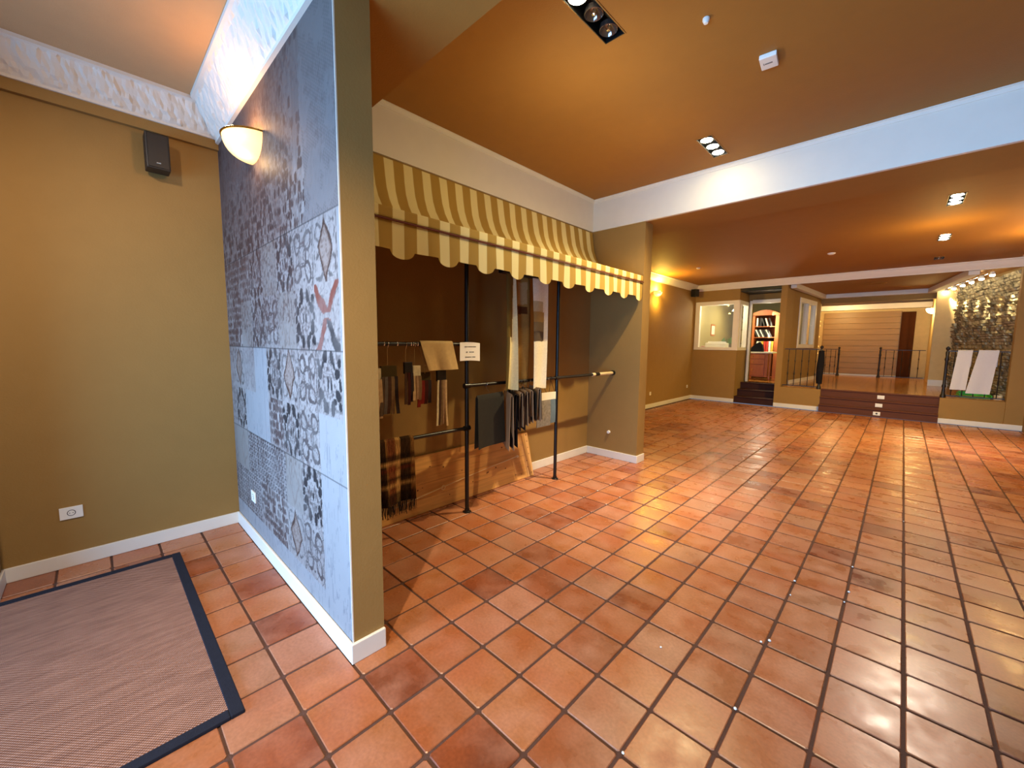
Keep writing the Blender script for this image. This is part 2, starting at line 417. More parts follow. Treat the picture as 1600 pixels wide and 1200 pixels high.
# ---- walls of the entrance and the display niche
def wall(name, m='wall', label=None, **k): return lambda *b: st(MB().box(*b).build(name, m), label, 'wall' if label else None)
wall('wall_entrance', label='taupe wall with the socket behind the entrance mat')(-2.72, -2.56, -3.6, -.25, 0, 3.5)
wall('wall_pier', label='dark taupe pier at the left edge of the picture')(-2.56, -2.3, -1.95, -1.53, 0, 3.3)
wp = wall('wall_partition', label='end of the partition wall between entrance and niche')(-2.56, -.37, -.245, -.087, 0, ZC1)
wall('wall_niche', label='back wall behind the clothes rails under the awning')(-1.9, -1.737, -.087, 3.82, 0, ZC1)
wall('wall_niche_side', label='short side wall closing the right of the rail niche')(-3.1, -.97, 3.82, 4.02, 0, ZC1)
wall('wall_left', label='long left wall of the far room with small yellow lamp')(-3.1, -2.95, 4.02, 15, 0, 3.4)
wall('wall_right', label='right wall at the far right edge')(3.16, 3.3, -3.6, 15, 0, 3.5)
# shop front behind the camera: piers and a lintel around a big opening
b = MB(); b.box(-2.72, -2.2, -3.75, -3.6, 0, 3.5); b.box(3.0, 3.3, -3.75, -3.6, 0, 3.5); b.box(-2.2, 3.0, -3.75, -3.6, 2.6, 3.5)
st(b.build('wall_front', 'wall'), 'shop front wall with the large opening behind the viewer', 'wall')
# wallpaper print as a fine coloured sheet on the partition
def mural():
    x0, x1, z0, z1 = -2.555, -.372, .1, 3.07; st_ = .0062
    nx = int((x1-x0)/st_); nz = int((z1-z0)/st_)
    xs = np.linspace(x0, x1, nx+1); zs = np.linspace(z0, z1, nz+1); X, Z = np.meshgrid(xs, zs)
    def vn(fx, fz, seed, octv=3):
        r = np.random.default_rng(seed); out = np.zeros_like(X); amp = 1; tot = 0
        for o_ in range(octv):
            gx = (X-x0)*fx*2**o_; gz = (Z-z0)*fz*2**o_
            G = r.random((int(gz.max())+3, int(gx.max())+3))
            ix = gx.astype(int); iz = gz.astype(int); tx = gx-ix; tz = gz-iz; tx = tx*tx*(3-2*tx); tz = tz*tz*(3-2*tz)
            out += amp*((G[iz,ix]*(1-tx)+G[iz,ix+1]*tx)*(1-tz)+(G[iz+1,ix]*(1-tx)+G[iz+1,ix+1]*tx)*tz); tot += amp; amp *= .55
        return out/tot
    big = vn(1.5, 1.5, 1); med = vn(9, 7, 2, 4); fine = vn(70, 50, 3, 2); vst = vn(30, 3, 4, 3)
    def c(r_, g_, b_): return np.array(lin((r_, g_, b_)))
    pale = c(226, 220, 216); greyb = c(196, 188, 188); tan = c(150, 118, 100); dark = c(38, 34, 40); rust = c(160, 70, 40); maroon = c(70, 34, 32); brown = c(120, 86, 74)
    img = pale[None,None,:]*(.74+.34*med[...,None])*(.9+.2*fine[...,None])
    def mixc(img, col, a): return img*(1-a[...,None])+col[None,None,:]*a[...,None]
    img = mixc(img, greyb, np.clip(big*1.4-.4, 0, 1)*.6)
    cw = .287; K = np.floor((-(X+.545)+cw/2)/cw).astype(int).clip(-9, 6); U = (X-(-.545-cw*K))/(cw/2)
    rh = .32; Rr = np.floor((2.15-Z)/rh).astype(int); V = ((2.15-rh*(Rr+.5))-Z)/(rh/2)
    w1 = vn(11, 9, 21, 2)-.5; w2 = vn(11, 9, 22, 2)-.5; U = U+w1*.34; V = V+w2*.3
    au = np.abs(U); av = np.abs(V)
    jig = (fine-.5)*.25+(med-.5)*.25
    dia = (au/.62+av/.95)+jig*.3
    blob = lambda cx, cy, rx, ry: ((au-cx)/rx)**2+((av-cy)/ry)**2+jig*1.6
    flower = (np.minimum.reduce([blob(.28, .78, .17, .22), blob(.68, .34, .2, .2), blob(.84, .66, .13, .14), blob(.46, .56, .1, .12), blob(.14, .0, .06, .2), blob(.84, .06, .1, .09)]) < 1)
    fring = np.abs(np.hypot(au/.45, av/.42)-1) < .16
    vine = (np.abs(np.sin(7*au+2*np.sin(5*av*1.3+1))*np.cos(6.5*av)+.3*np.sin(9*au*av)) < .14)
    vine2 = (np.abs(np.hypot(au-.5, av-.5)-.3) < .06) | (np.abs(np.hypot(au-.1, av-.1)-.25) < .05) | (np.abs(au-.95) < .03)
    gx = (X/.034); gz = (Z/.055); r5 = np.random.default_rng(5); G5 = r5.random((400, 400))
    stag = gx+.5*(np.floor(gz) % 2); hh = G5[(np.floor(gz).astype(int)) % 400, (np.floor(stag).astype(int)) % 400]
    dotm = (np.hypot((stag % 1)-.5, ((gz % 1)-.5)) < .26+.3*hh+jig) & (hh > .12)
    ring_ = np.abs(np.hypot((X/.05 % 1)-.5, (Z/.05 % 1)-.5)-.33+jig*.4) < .09
    lay = {}
    for (k, r_), v in {(0,0):'d',(0,1):'s',(0,2):'f',(0,3):'p',(0,4):'p',(0,5):'p',(0,6):'p',(1,0):'v',(1,1):'f',(1,2):'v',(1,3):'v',(1,4):'f',(1,5):'v',(1,6):'p',
        (2,0):'f',(2,1):'g',(2,2):'d',(2,3):'f',(2,4):'g',(2,5):'d',(2,6):'p',(3,0):'g',(3,1):'v',(3,2):'f',(3,3):'b',(3,4):'r',(3,5):'b',(3,6):'p',
        (4,0):'f',(4,1):'f',(4,2):'p',(4,3):'p',(4,4):'r',(4,5):'b',(5,0):'b',(5,1):'g',(5,2):'l',(5,3):'p',(5,4):'r',(5,5):'r',(6,0):'b',(6,1):'b',(6,2):'d',(6,3):'f',(6,4):'g',(6,5):'r'}.items(): lay[(k, r_)] = v
    code = np.full(X.shape, ord('p'))
    for (k, r_), v in lay.items(): code[(K == k) & (Rr == r_)] = ord(v)
    up = Rr < 0
    edge = -.78+(med-.5)*.12
    code[up & (X < edge)] = ord('B'); code[up & (X >= edge)] = ord('L')
    def is_(ch): return code == ord(ch)
    fade = np.clip(.8+.9*(med-.35), .55, 1)
    A = lambda mask, s=1.: mask.astype(float)*fade*s
    img = mixc(img, c(150, 140, 134), A((is_('d') | is_('v') | is_('f') | is_('s') | is_('l')) & (fine > .62), .45))
    img = mixc(img, c(120, 96, 92), np.clip((vn(60, 34, 11, 2)-.52)*4, 0, 1)*np.clip(vn(3, 2.4, 12, 2)*2.2-.6, 0, 1)*.75*(~is_('p')))
    dd = is_('d'); img = mixc(img, tan, A(dd & (dia < 1), .75)); img = mixc(img, c(92, 64, 52), A(dd & (np.abs(dia-.95) < .1), .9))
    img = mixc(img, c(214, 200, 190), A(dd & (dia < .72) & (ring_ | (fine > .55)), .7)); img = mixc(img, dark, A(dd & (dia > 1.1) & vine2 & (fine > .35), .6))
    img = mixc(img, dark, A(is_('f') & flower, .95)); img = mixc(img, maroon, A(is_('f') & fring & (fine > .42), .5))
    img = mixc(img, c(90, 80, 82), A(is_('f') & (vine | (fine > .6)) & ~flower, .45))
    img = mixc(img, c(96, 86, 86), A(is_('v') & (vine | vine2), .9))
    img = mixc(img, c(170, 160, 160), A(is_('l') & vine2, .6))
    sx_ = is_('s'); star = (np.abs(au-av*.9) < .22) & (av > .1)
    img = mixc(img, rust, A(sx_ & star & (V < .15), .9)); img = mixc(img, dark, A(sx_ & star & (V >= .15) & (U > 0), .85)); img = mixc(img, rust, A(sx_ & star & (V >= .15) & (U <= 0), .85))
    img = mixc(img, dark, A(sx_ & ~star & vine, .5))
    img = mixc(img, c(150, 140, 120), A(is_('g'), .35)); img = mixc(img, tan, A(is_('g') & (dia < 1) & (dia > .8), .35))
    img = mixc(img, maroon, A(is_('b') & dotm, .8)); img = mixc(img, c(120, 90, 84), A(is_('b') & (vst > .55), .35))
    img = mixc(img, c(70, 62, 72), A(is_('r') & ring_, .9)); img = mixc(img, maroon, A(is_('r') & (vst > .52) & (fine > .5), .6))
    h = np.clip((Z-2.15)/.55, 0, 1)
    pat = np.clip(vn(2.2, 1.8, 31, 3)*2.6-.75, 0, 1)*np.clip((Z-1.0)/1.2, 0, 1)*np.clip((-.75-X)/.5, 0, 1); img = mixc(img, c(126, 92, 84), pat*.6); img = mixc(img, c(96, 62, 56), ((fine > .58) & (pat > .25))*.55)
    bd = is_('B'); img = mixc(img, maroon, A(bd & dotm & (hh > .3+.6*h), .85)); img = mixc(img, brown, (bd.astype(float))*np.clip(vst*1.5-.55, 0, 1)*(.55)); img = mixc(img, c(140, 120, 118), bd*h*.6)
    ln = is_('L'); img = mixc(img, c(168, 160, 160), ln*.75); diag = (np.sin((X*1.0+Z*1.5)*260) > .1); img = mixc(img, c(120, 112, 112), A(ln & diag & (med > .5), .45))
    pl = is_('p'); img = mixc(img, c(214, 218, 222), pl*.75); img = mixc(img, c(150, 156, 166), A(pl & (np.abs(vst-.5) < .02), .5))
    seam = (np.abs(((2.15-Z) % .64)-.0) < .004) & (Z < 2.2); img = mixc(img, dark, seam*.7)
    seam2 = (np.abs((X+.40-.62*np.round((X+.40)/.62))) < .003); img = mixc(img, dark, seam2*.35)
    top_shade = np.clip((Z-1.9)/1.1, 0, 1)[..., None]; img = np.clip(img*(.37-.10*top_shade)*np.array([1, .97, .96]), 0, 1)  # weaker daylight higher up painted in: print darkens towards the top
    n = (nx+1)*(nz+1); me = bpy.data.meshes.new('wallpaper')
    co_ = np.stack([X.ravel(), np.full(n, -.2505), Z.ravel()], 1)
    ii = np.arange(nx)[None,:]+np.arange(nz)[:,None]*(nx+1); ii = ii.ravel()
    F = np.stack([ii, ii+1, ii+nx+2, ii+nx+1], 1)
    me.vertices.add(n); me.vertices.foreach_set('co', co_.ravel())
    me.loops.add(F.size); me.loops.foreach_set('vertex_index', F.ravel().astype(np.int32))
    me.polygons.add(len(F)); me.polygons.foreach_set('loop_start', np.arange(0, F.size, 4, dtype=np.int32)); me.polygons.foreach_set('loop_total', np.full(len(F), 4, dtype=np.int32))
    me.update(calc_edges=True); me.validate()
    at = me.color_attributes.new('Col', 'FLOAT_COLOR', 'POINT')
    at.data.foreach_set('color', np.concatenate([img.reshape(-1, 3), np.ones((n, 1))], 1).astype(np.float32).ravel())
    me.materials.append(M['mural'])
    o = bpy.data.objects.new('wallpaper', me); C.objects.link(o); o.parent = wp
    o['label'] = 'patchwork print of faded ornamental tiles in white, brown and black'
    MB().box(-.3735, -.3695, -.2515, -.245, .1, ZS).build('wallpaper_edge', 'white', wp)
mural()

# ---- baseboards
def base(name, *b):
    o = MB().box(*b).build(name, 'white', bevel=.004); return st(o)
base('baseboard_entrance', -2.56, -2.545, -1.53, -.25, 0, .095)
MB
b = MB(); b.box(-2.56, -2.285, -1.53, -1.515, 0, .095); b.box(-2.3, -2.285, -1.95, -1.53, 0, .095); st(b.build('baseboard_pier', 'white', bevel=.003))
base('baseboard_mural', -2.545, -.37, -.265, -.251, 0, .1)
base('baseboard_partition', -.37, -.352, -.265, -.087, 0, .1)
base('baseboard_niche', -1.737, -1.722, -.087, 3.82, 0, .1)
base('baseboard_niche_side', -1.722, -.955, 3.805, 3.82, 0, .1)
base('baseboard_niche_end', -.97, -.955, 3.82, 4.02, 0, .1)
base('baseboard_left', -2.95, -2.935, 4.02, YF, 0, .1)

# ---- ceilings with holes
def slab(name, x0, x1, y0, y1, z, holes, m='ceil', label=None):
    xs = sorted({x0, x1, *[h for H in holes for h in H[:2]]}); ys = sorted({y0, y1, *[h for H in holes for h in H[2:]]})
    b = MB()
    for a, c_ in zip(xs, xs[1:]):
        for d, e in zip(ys, ys[1:]):
            mx, my = (a+c_)/2, (d+e)/2
            if any(H[0] < mx < H[1] and H[2] < my < H[3] for H in holes): continue
            b.box(a, c_, d, e, z, z+.01)
    b2 = MB()
    o = b.build(name, m); return st(o, label, 'ceiling' if label else None)
def Lbox(x, y, n=3, p=.165, w_=.135): return (x-w_/2, x+w_/2, y-n*p/2, y+n*p/2)
lampA = Lbox(-.022, 1.145); lampB = Lbox(-.05, 3.30, 3); lampC = Lbox(1.74, 5.86, 3); lampD = Lbox(1.76, 8.08, 3); lampE = Lbox(1.79, 10.1, 2)
slab('ceiling', -1.9, 3.2, .33, 3.86, ZC1, [lampA, lampB], label='brown ceiling of the main room with square spot fittings')
slab('ceiling', -3.1, 3.2, 4.5, 11.3, ZC2, [lampC, lampD, lampE], label='orange brown ceiling of the far room')
slab('ceiling', -2.6, 3.2, -3.75, -.25, ZE, [], m='ceil_lamplit', label='brown entrance ceiling with lamp glow in its colour, inside the white cornice')
# soffit in line with the partition, seen from below
st(MB().box(-.37, 3.2, -.25, .33, ZS, 3.6).build('trim_1', 'ceil'), 'brown dropped soffit running on from the partition wall', 'soffit')
st(MB().box(-1.8, -.37, -.087, .33, ZS, 3.6).build('trim_2', 'ceil'), 'brown soffit above the left end of the awning', 'soffit')
# white beams: niche frieze and cross beam, each with a small crown
st(MB().box(-1.737, -1.725, .33, 3.82, ZS, ZC1).build('trim_3', 'cornice'), 'white frieze band above the striped awning', 'frieze')
cb = MB().box(-1.9, 3.2, 3.84, 4.5, ZS, 3.6).build('trim_4', 'ceil'); st(cb, 'cross beam between the main room and the far room', 'beam')
MB().box(-1.725, 3.2, 3.808, 3.84, ZS, ZC1).build('beam_face', 'cornice', cb)
MB().box(-1.725, 3.2, 3.80, 3.808, ZS, ZS+.012).build('beam_moulding', 'cornice', cb)
def crown(name, axis, lo, hi, wallpos, side, z, h=.04, d=.03, parent=None):
    """stepped crown: profile in (out from wall, z)"""
    prof = [(0, -h), (.008, -h), (.012, -h*.6), (d*.7, -h*.3), (d, -.008), (d, 0), (0, 0)]
    poly = [(wallpos+side*p, z+q_) for p, q_ in prof]
    b = MB()
    b.prism(poly, axis, lo, hi)
    return b.build(name, 'cornice', parent)
st(crown('trim_5', 1, .33, 3.80, -1.725, 1, ZC1))
st(crown('trim_6', 0, -1.72, 3.2, 3.808, -1, ZC1))
# ornate entrance cornice: relief band sloping from wall to ceiling
def cornice(name, axis, lo, hi, wallpos, side, z0, z1, d, relief=0, mitre0=0, mitre1=0, seed=0):
    n = max(2, int((hi-lo)/.02)) if relief else 1
    prof = [(0, 0), (.02, 0), (.02, .02), (.035, .035), (.055, .06), (.075, .085), (.095, .115), (.115, .15), (.135, .19), (.15, .2), (d, .205), (d, z1-z0)]
    sc = (z1-z0)/.23; prof = [(p if i > 9 else p*d/.165, q_*sc) for i, (p, q_) in enumerate(prof)]; prof[-1] = (d, z1-z0)
    r = random.Random(seed)
    vs = []; k = len(prof)
    for i in range(n+1):
        for j, (p, q_) in enumerate(prof):
            a = lo+mitre0*p; c_ = hi-mitre1*p; t = a+(c_-a)*i/n; dd = 0
            if relief and 3 <= j <= 8:
                dd = relief*(math.sin(t*42+j*1.3)*math.cos(t*19+j*.9)+.6*math.sin(t*95+j*2.1)*math.sin(j*1.7)+r.uniform(-.3, .3))
            pt = [0, 0, 0]; pt[axis] = t; pt[1-axis] = wallpos+side*(p+dd); pt[2] = z0+q_-dd
            vs.append(pt)
    fs = [(i*k+j, (i+1)*k+j, (i+1)*k+j+1, i*k+j+1) for i in range(n) for j in range(k-1)]
    return MB().add(vs, fs).build(name, 'cornice')
st(cornice('trim_7', 1, -3.6, -.25, -2.53, 1, 3.10, ZE, .16, .006, 0, 1, 1), 'ornate white plaster cornice above the entrance wall', 'cornice')
st(cornice('trim_8', 0, -2.53, 3.2, -.25, -1, ZS, ZE, .185, .006, 1, 0, 2), 'ornate white plaster cornice above the patchwork wallpaper', 'cornice')
st(MB().box(-2.56, -2.525, -3.6, -.25, 3.03, 3.115).build('trim_9', 'wall'), 'taupe band beneath the entrance cornice', 'band')

# ---- far room front: office, stairs, knee walls
b = MB()
b.box(-2.95, -1.8, YF, YF+.1, 0, 1.42); b.box(-2.95, -1.8, YF, YF+.1, 2.76, 3.3)
b.box(-2.95, -2.92, YF, YF+.1, 1.42, 2.76); b.box(-1.9, -1.8, YF+.1, 11.95, 0, 1.42); b.box(-1.9, -1.8, YF+.1, 11.95, 2.76, 3.3)
b.box(-1.8, -1.70, 11.95, 12.05, 0, 3.2); b.box(-1.0, -.87, 11.95, 12.05, 0, 3.2); b.box(-1.7, -1.0, 11.95, 12.05, 2.74, 3.2)
st(b.build('wall_office', 'wall'), 'taupe office walls with interior window and doorway', 'wall')
st(MB().box(-.87, -.74, 11.07, 11.97, ZP-.012, 3.2).build('wall_column', 'wall'), 'narrow taupe pillar between the office steps and the railing', 'pillar')
st(MB().box(-3.1, 3.3, 11.3, 11.32, ZC2, 3.6).build('wall_upper', 'ceil'))
st(MB().box(-1.8, 3.16, YF, 11.25, 3.08, 3.4).build('trim_10', 'wall'), 'taupe beam over the edge of the raised floor', 'beam')
def fcorn(name, axis, lo, hi, wallpos, side, z0, z1, d, m0=0, m1=0):
    return st(cornice(name, axis, lo, hi, wallpos, side, z0, z1, d, 0, m0, m1))
fcorn('trim_11', 0, -2.95, 3.16, YF, -1, 3.06, ZC2, .12, 1, 1)
fcorn('trim_12', 1, 4.5, YF, -2.95, 1, 3.06, ZC2, .12, 0, 1)
fcorn('trim_13', 1, 4.5, YF, 3.16, -1, 3.06, ZC2, .3, 0, 1)
st(MB().box(-.87, .08, 11.07, 11.22, 0, ZP-.012).build('wall_knee', 'wall'), 'low taupe wall below the left iron railing', 'wall')
st(MB().box(2.06, 3.0, 11.07, 11.22, 0, ZP-.012).build('wall_knee', 'wall'), 'low taupe wall below the railing with white cloths', 'wall')
st(MB().box(2.93, 3.16, 11.03, 11.22, 0, 3.08).build('wall_far_right', 'wall'), 'taupe wall strip at the far right beside the stone wall', 'wall')
base('baseboard_office', -2.935, -1.8, YF-.015, YF, 0, .1)
base('baseboard_knee', -.87, .08, 11.055, 11.07, 0, .1)
base('baseboard_knee', 2.06, 3.16, 11.015, 11.03, 0, .1)

# office window and doors
wn = MB()
for bb in ((-2.92,-2.80,1.42,2.76),(-1.93,-1.80,1.42,2.76),(-2.80,-1.93,1.42,1.50),(-2.80,-1.93,2.66,2.76)):
    wn.box(bb[0], bb[1], YF-.02, YF+.1, bb[2], bb[3])
w1 = st(wn.build('window_1', 'white', bevel=.004), 'white framed interior window of the office', 'window')
MB().box(-2.80, -1.93, YF+.04, YF+.046, 1.50, 2.66).build('pane', 'glass', w1)
wn = MB()
for y0, y1, z0, z1 in ((YF,YF+.1,1.42,2.76),(11.85,11.95,1.42,2.76),(YF+.1,11.85,1.42,1.50),(YF+.1,11.85,2.66,2.76)):
    wn.box(-1.9, -1.785, y0, y1, z0, z1)
wn.box(-1.88, -1.80, 11.3, 11.36, 1.5, 2.66)
w2 = st(wn.build('window_2', 'white'), 'white framed side window of the office next to the doorway', 'window')
MB().box(-1.85, -1.844, YF+.1, 11.85, 1.50, 2.66).build('pane', 'glass', w2)
dn = MB(); dn.box(-1.76, -1.70, 11.9, 12.0, ZP, 2.80); dn.box(-1.0, -.955, 11.9, 12.0, ZP, 2.80); dn.box(-1.70, -1.0, 11.9, 12.0, 2.72, 2.82)
st(dn.build('door_1', 'white', bevel=.004), 'white frame of the open office doorway', 'doorway')

# steps
def steps(name, x0, x1, y0, run, n, m, label, sockets=False):
    r = root(name, ((x0+x1)/2, y0, 0), label, 'steps')
    h = ZP/n
    for k in range(n):
        y = y0+run*k
        MB().box(x0, x1, y, y+.02, h*k, h*(k+1)-.03).build('riser', m, r)
        MB().box(x0, x1, y-.02, y+run+.02 if k < n-1 else y+.09, h*(k+1)-.03, h*(k+1)).build('tread', m, r, bevel=.006)
        if sockets:
            s_ = MB().box(1.12-.06+.02*k, 1.12+.06+.02*k, y-.008, y, h*k+.035, h*k+.115).build('socket_plate', 'plastic', r, bevel=.003)
            MB().cyl((1.12+.02*k, y-.0085, h*k+.075), (1.12+.02*k, y-.0075, h*k+.075), .02, 10).build('socket_hole', 'darkhole', s_) if k == 0 else None
    MB().box(x0, x1, y0+.021, y0+.022+run*n, -.0, h*.8).build('step_core', m, r)
    return r
steps('stair', .08, 2.06, 10.98, .09, 3, 'darkwood', 'wide dark wooden steps up to the raised floor with sockets in the risers', True)
steps('stair', -1.8, -.87, 11.09, .27, 3, 'redwood', 'narrow dark red wooden steps up to the office doorway')

# ---- raised floor, its walls and ceiling
def planks(name, x0, x1, y0, y1, z, label):
    b = MB(); n = int((x1-x0)/.12)
    for i in range(n):
        a = x0+(x1-x0)*i/n; c_ = x0+(x1-x0)*(i+1)/n-.002; y = y0
        while y < y1:
            e = min(y1, y+random.uniform(1, 2)); b.box(a, c_, y, e-.002, z-.015, z-random.random()*.0006); y = e
    f_ = MB().box(x0, x1, y0, y1, z-.2, z-.0155).build(name, 'browndoor'); st(f_, label, 'floor')
    o = b.build('plank_field', 'woodfloor', f_); o['kind'] = 'stuff'
planks('floor', -.72, 3.1, 11.24, 17.8, ZP, 'glossy honey wood floor of the raised room')
planks('floor', -2.95, -.95, 12.06, 15.0, ZP, 'wooden floor inside the office')
def quadwall(name, p, q_, z0, z1, m, th=.08, label=None):
    p = Vector(p); q_ = Vector(q_); d = (q_-p).normalized(); nn = Vector((-d.y, d.x))*th
    poly = [tuple(p), tuple(q_), tuple(q_+nn), tuple(p+nn)]
    return MB().prism(poly, 2, z0, z1)
# left funnel wall with window hole (12.6..14.2, z 1.57..2.8)
pl = Vector((-.74, 11.97)); ql = Vector((-.5, 14.75))
def at(y): return pl+(ql-pl)*((y-pl.y)/(ql.y-pl.y))
b = MB()
for a, c_, z0, z1 in ((11.97,12.55,ZP,3.2),(14.15,14.75,ZP,3.2),(12.55,14.15,ZP,1.57),(12.55,14.15,2.80,3.2)):
    w_ = quadwall('', at(a), at(c_), z0, z1, '', .12); b.add(w_.v, w_.f)
st(b.build('wall_platform_left', 'wall'), 'taupe side wall of the raised room with a white window', 'wall')
b = MB()
for a, c_, z0, z1 in ((12.5,12.62,1.5,2.88),(14.1,14.22,1.5,2.88),(12.62,14.1,1.5,1.6),(12.62,14.1,2.76,2.88),(13.3,13.38,1.6,2.76)):
    w_ = quadwall('', at(a)+Vector((.02,0)), at(c_)+Vector((.02,0)), z0, z1, '', .12); b.add(w_.v, w_.f)
w3 = st(b.build('window_3', 'white'), 'white framed window in the side wall of the raised room', 'window')
w_ = quadwall('', at(12.62)+Vector((-.05,0)), at(14.1)+Vector((-.05,0)), 1.6, 2.76, '', .006)
w_.build('pane', 'glass', w3)
w_ = quadwall('', at(11.97)+Vector((.015,0)), at(14.75)+Vector((.015,0)), ZP, ZP+.1, '', .014); st(w_.build('baseboard_platform', 'white'))
# back plane of the platform: header and pale return wall
b = MB(); b.box(-.6, 2.0, 14.75, 14.87, 2.86, 3.3); st(b.build('trim_14', 'wall'), 'beam over the opening to the room at the very back', 'beam')
st(MB().box(1.97, 2.45, 14.45, 14.6, ZP, 3.2).build('wall_back_right', 'palewall'), 'pale beige wall piece to the left of the stone wall', 'wall')
st(MB().box(1.97, 2.40, 14.43, 14.45, ZP, ZP+.16).build('baseboard_back', 'white'))
st(MB().box(-.9, 3.3, 11.25, 18.2, 3.12, 3.16).build('ceiling', 'ceil'), 'brown ceiling of the raised room', 'ceiling')
st(MB().box(-3.1, -.87, 11.15, 15.1, 2.98, 3.0).build('ceiling', 'blackplastic'), 'dark ceiling inside the office', 'ceiling')
b = MB(); b.box(-.5, 1.95, 14.58, 14.75, 3.0, 3.12)
st(b.build('trim_15', 'cornice', bevel=.01))
w_ = quadwall('', Vector((-.72, 11.3)), Vector((-.5, 14.6)), 3.0, 3.12, '', -.13); st(w_.build('trim_16', 'cornice', bevel=.01))
w_ = quadwall('', Vector((2.42, 11.3)), Vector((1.95, 14.6)), 3.0, 3.12, '', .16); st(w_.build('trim_17', 'cornice', bevel=.01))
# stone wall, diagonal
s0 = Vector((2.35, 14.45)); s1 = Vector((3.02, 11.35)); sd = (s1-s0); sl = sd.length; sd = sd/sl; sn = Vector((sd.y, -sd.x)); sn = sn if sn.x < 0 else -sn
sw = MB().prism([tuple(s0), tuple(s1), tuple(s1-sn*.12), tuple(s0-sn*.12)], 2, ZP, 3.12).build('wall_stone', 'wall')
st(sw, 'rough split stone wall washed by a row of spotlights', 'wall')
b = MB(); z = ZP
while z < 2.98:
    h = random.uniform(.045, .085); t = 0
    while t < sl:
        L = random.uniform(.09, .3); dpt = random.uniform(.015, .085)
        a = s0+sd*t; c_ = s0+sd*min(sl, t+L-.006); o1 = sn*dpt; o2 = sn*(dpt+random.uniform(-.02, .02))
        zt = z+h-.006
        vs = [(a.x, a.y, z), (c_.x, c_.y, z), (c_.x+o1.x*.7, c_.y+o1.y*.7, z+.004), (a.x+o1.x*.7, a.y+o1.y*.7, z+.004),
              (a.x, a.y, zt), (c_.x, c_.y, zt), (c_.x+o2.x, c_.y+o2.y, zt-.004), (a.x+o2.x, a.y+o2.y, zt-.004)]
        b.add(vs, [(0,3,2,1),(4,5,6,7),(0,1,5,4),(1,2,6,5),(2,3,7,6),(3,0,4,7)]); t += L
    z += h
o = b.build('stone_cladding', 'rock', sw); o['kind'] = 'stuff'
# back room
st(MB().box(-1.3, -.95, 14.9, 17.8, ZP, 3.12).build('wall_back_left', 'palewall'))
jb = st(MB().box(-.62, -.5, 14.75, 14.87, ZP, 3.0).build('trim_18', 'palewall'), 'warmly lit jamb at the left of the back opening', 'jamb')
st(MB().box(2.0, 2.1, 14.6, 17.8, ZP, 3.12).build('wall_back_side', 'palewall'), 'wall of the back room with the bright wall lamp', 'wall')
bw = st(MB().box(-1.3, 2.1, 17.9, 18.0, ZP, 3.3).build('wall_back', 'palewall'), 'back wall of the rear room covered with wide boards', 'wall')
st(MB().box(-1.3, 2.1, 17.55, 17.9, 2.83, 3.0).build('trim_19', 'cornice'), 'cream lit cornice over the board wall', 'cornice')
for k in range(11):
    z = ZP+.06+k*.198
    MB().box(-.75, 1.32, 17.86-.012*(k % 2)*0, 17.9, z, z+.19).build('board', 'slat', bw, bevel=.006)
st(MB().box(-.95, 1.5, 17.84, 17.9, ZP, ZP+.05).build('baseboard_rear', 'white'))
dr = st(MB().box(1.32, 1.66, 17.8, 17.9, ZP, 2.72).build('door_2', 'browndoor'), 'dark brown door beside the board wall', 'door')
MB().box(1.36, 1.50, 17.77, 17.8, ZP+.02, 2.66).build('door_panel', 'browndoor', dr)
# office interior
st(MB().box(-3.1, -.87, 14.6, 14.7, ZP, 3.0).build('wall_office_back', 'office'))
st(MB().box(-.95, -.87, 12.06, 14.6, ZP, 3.0).build('wall_office_side', 'office'))
st(MB().box(-2.95, -2.93, 11.2, 14.6, ZP, 3.0).build('wall_office_left', 'office'))
light('AREA', 'office_light', (-2.1, 12.9, 2.9), 42, (1, .86, .55), aim=(-2.1, 12.6, 0), size=.6)
light('POINT', 'counter_fill', (-2.3, 11.5, 2.5), 26, (1, .9, .62), size=.05)  # added fill to brighten the printer and counter, no fixture
light('POINT', 'back_room_light', (1.75, 16.2, 2.55), 36, (1, .74, .28), size=.08)
light('POINT', 'back_room_light', (-.2, 16.9, 2.7), 30, (1, .78, .36), size=.1)
light('AREA', 'window_fill', (-1.6, 13.4, 2.2), 30, (1, .95, .7), aim=(0, 13.4, 2.0), size=.8)  # added fill lights by the side window, no real lamps
light('POINT', 'window_fill', (-.9, 13.4, 2.2), 10, (1, .92, .66), size=.1)
light('SPOT', 'platform_fill', (.9, 12.6, 3.05), 14, (1, .78, .4), aim=(1.0, 13, 0), size=.06, angle=2.5, blend=.9)  # added fill over the raised floor, no real lamp

# ================================================================== THINGS
# ---- entrance mat
r = root('floor_mat', (-1.33, -1.9, 0), 'brown woven entrance mat with a dark navy border on the terracotta tiles', 'mat')
MB().box(-2.2, -.47, -3.1, -.73, .001, .012).build('woven_field', 'weave', r)
for bb in ((-2.245,-.43,-.74,-.69),(-2.245,-.43,-3.14,-3.09),(-2.245,-2.195,-3.09,-.74),(-.48,-.43,-3.09,-.74)):
    MB().box(bb[0], bb[1], bb[2], bb[3], .0, .016).build('binding', 'matbind', r, bevel=.004)

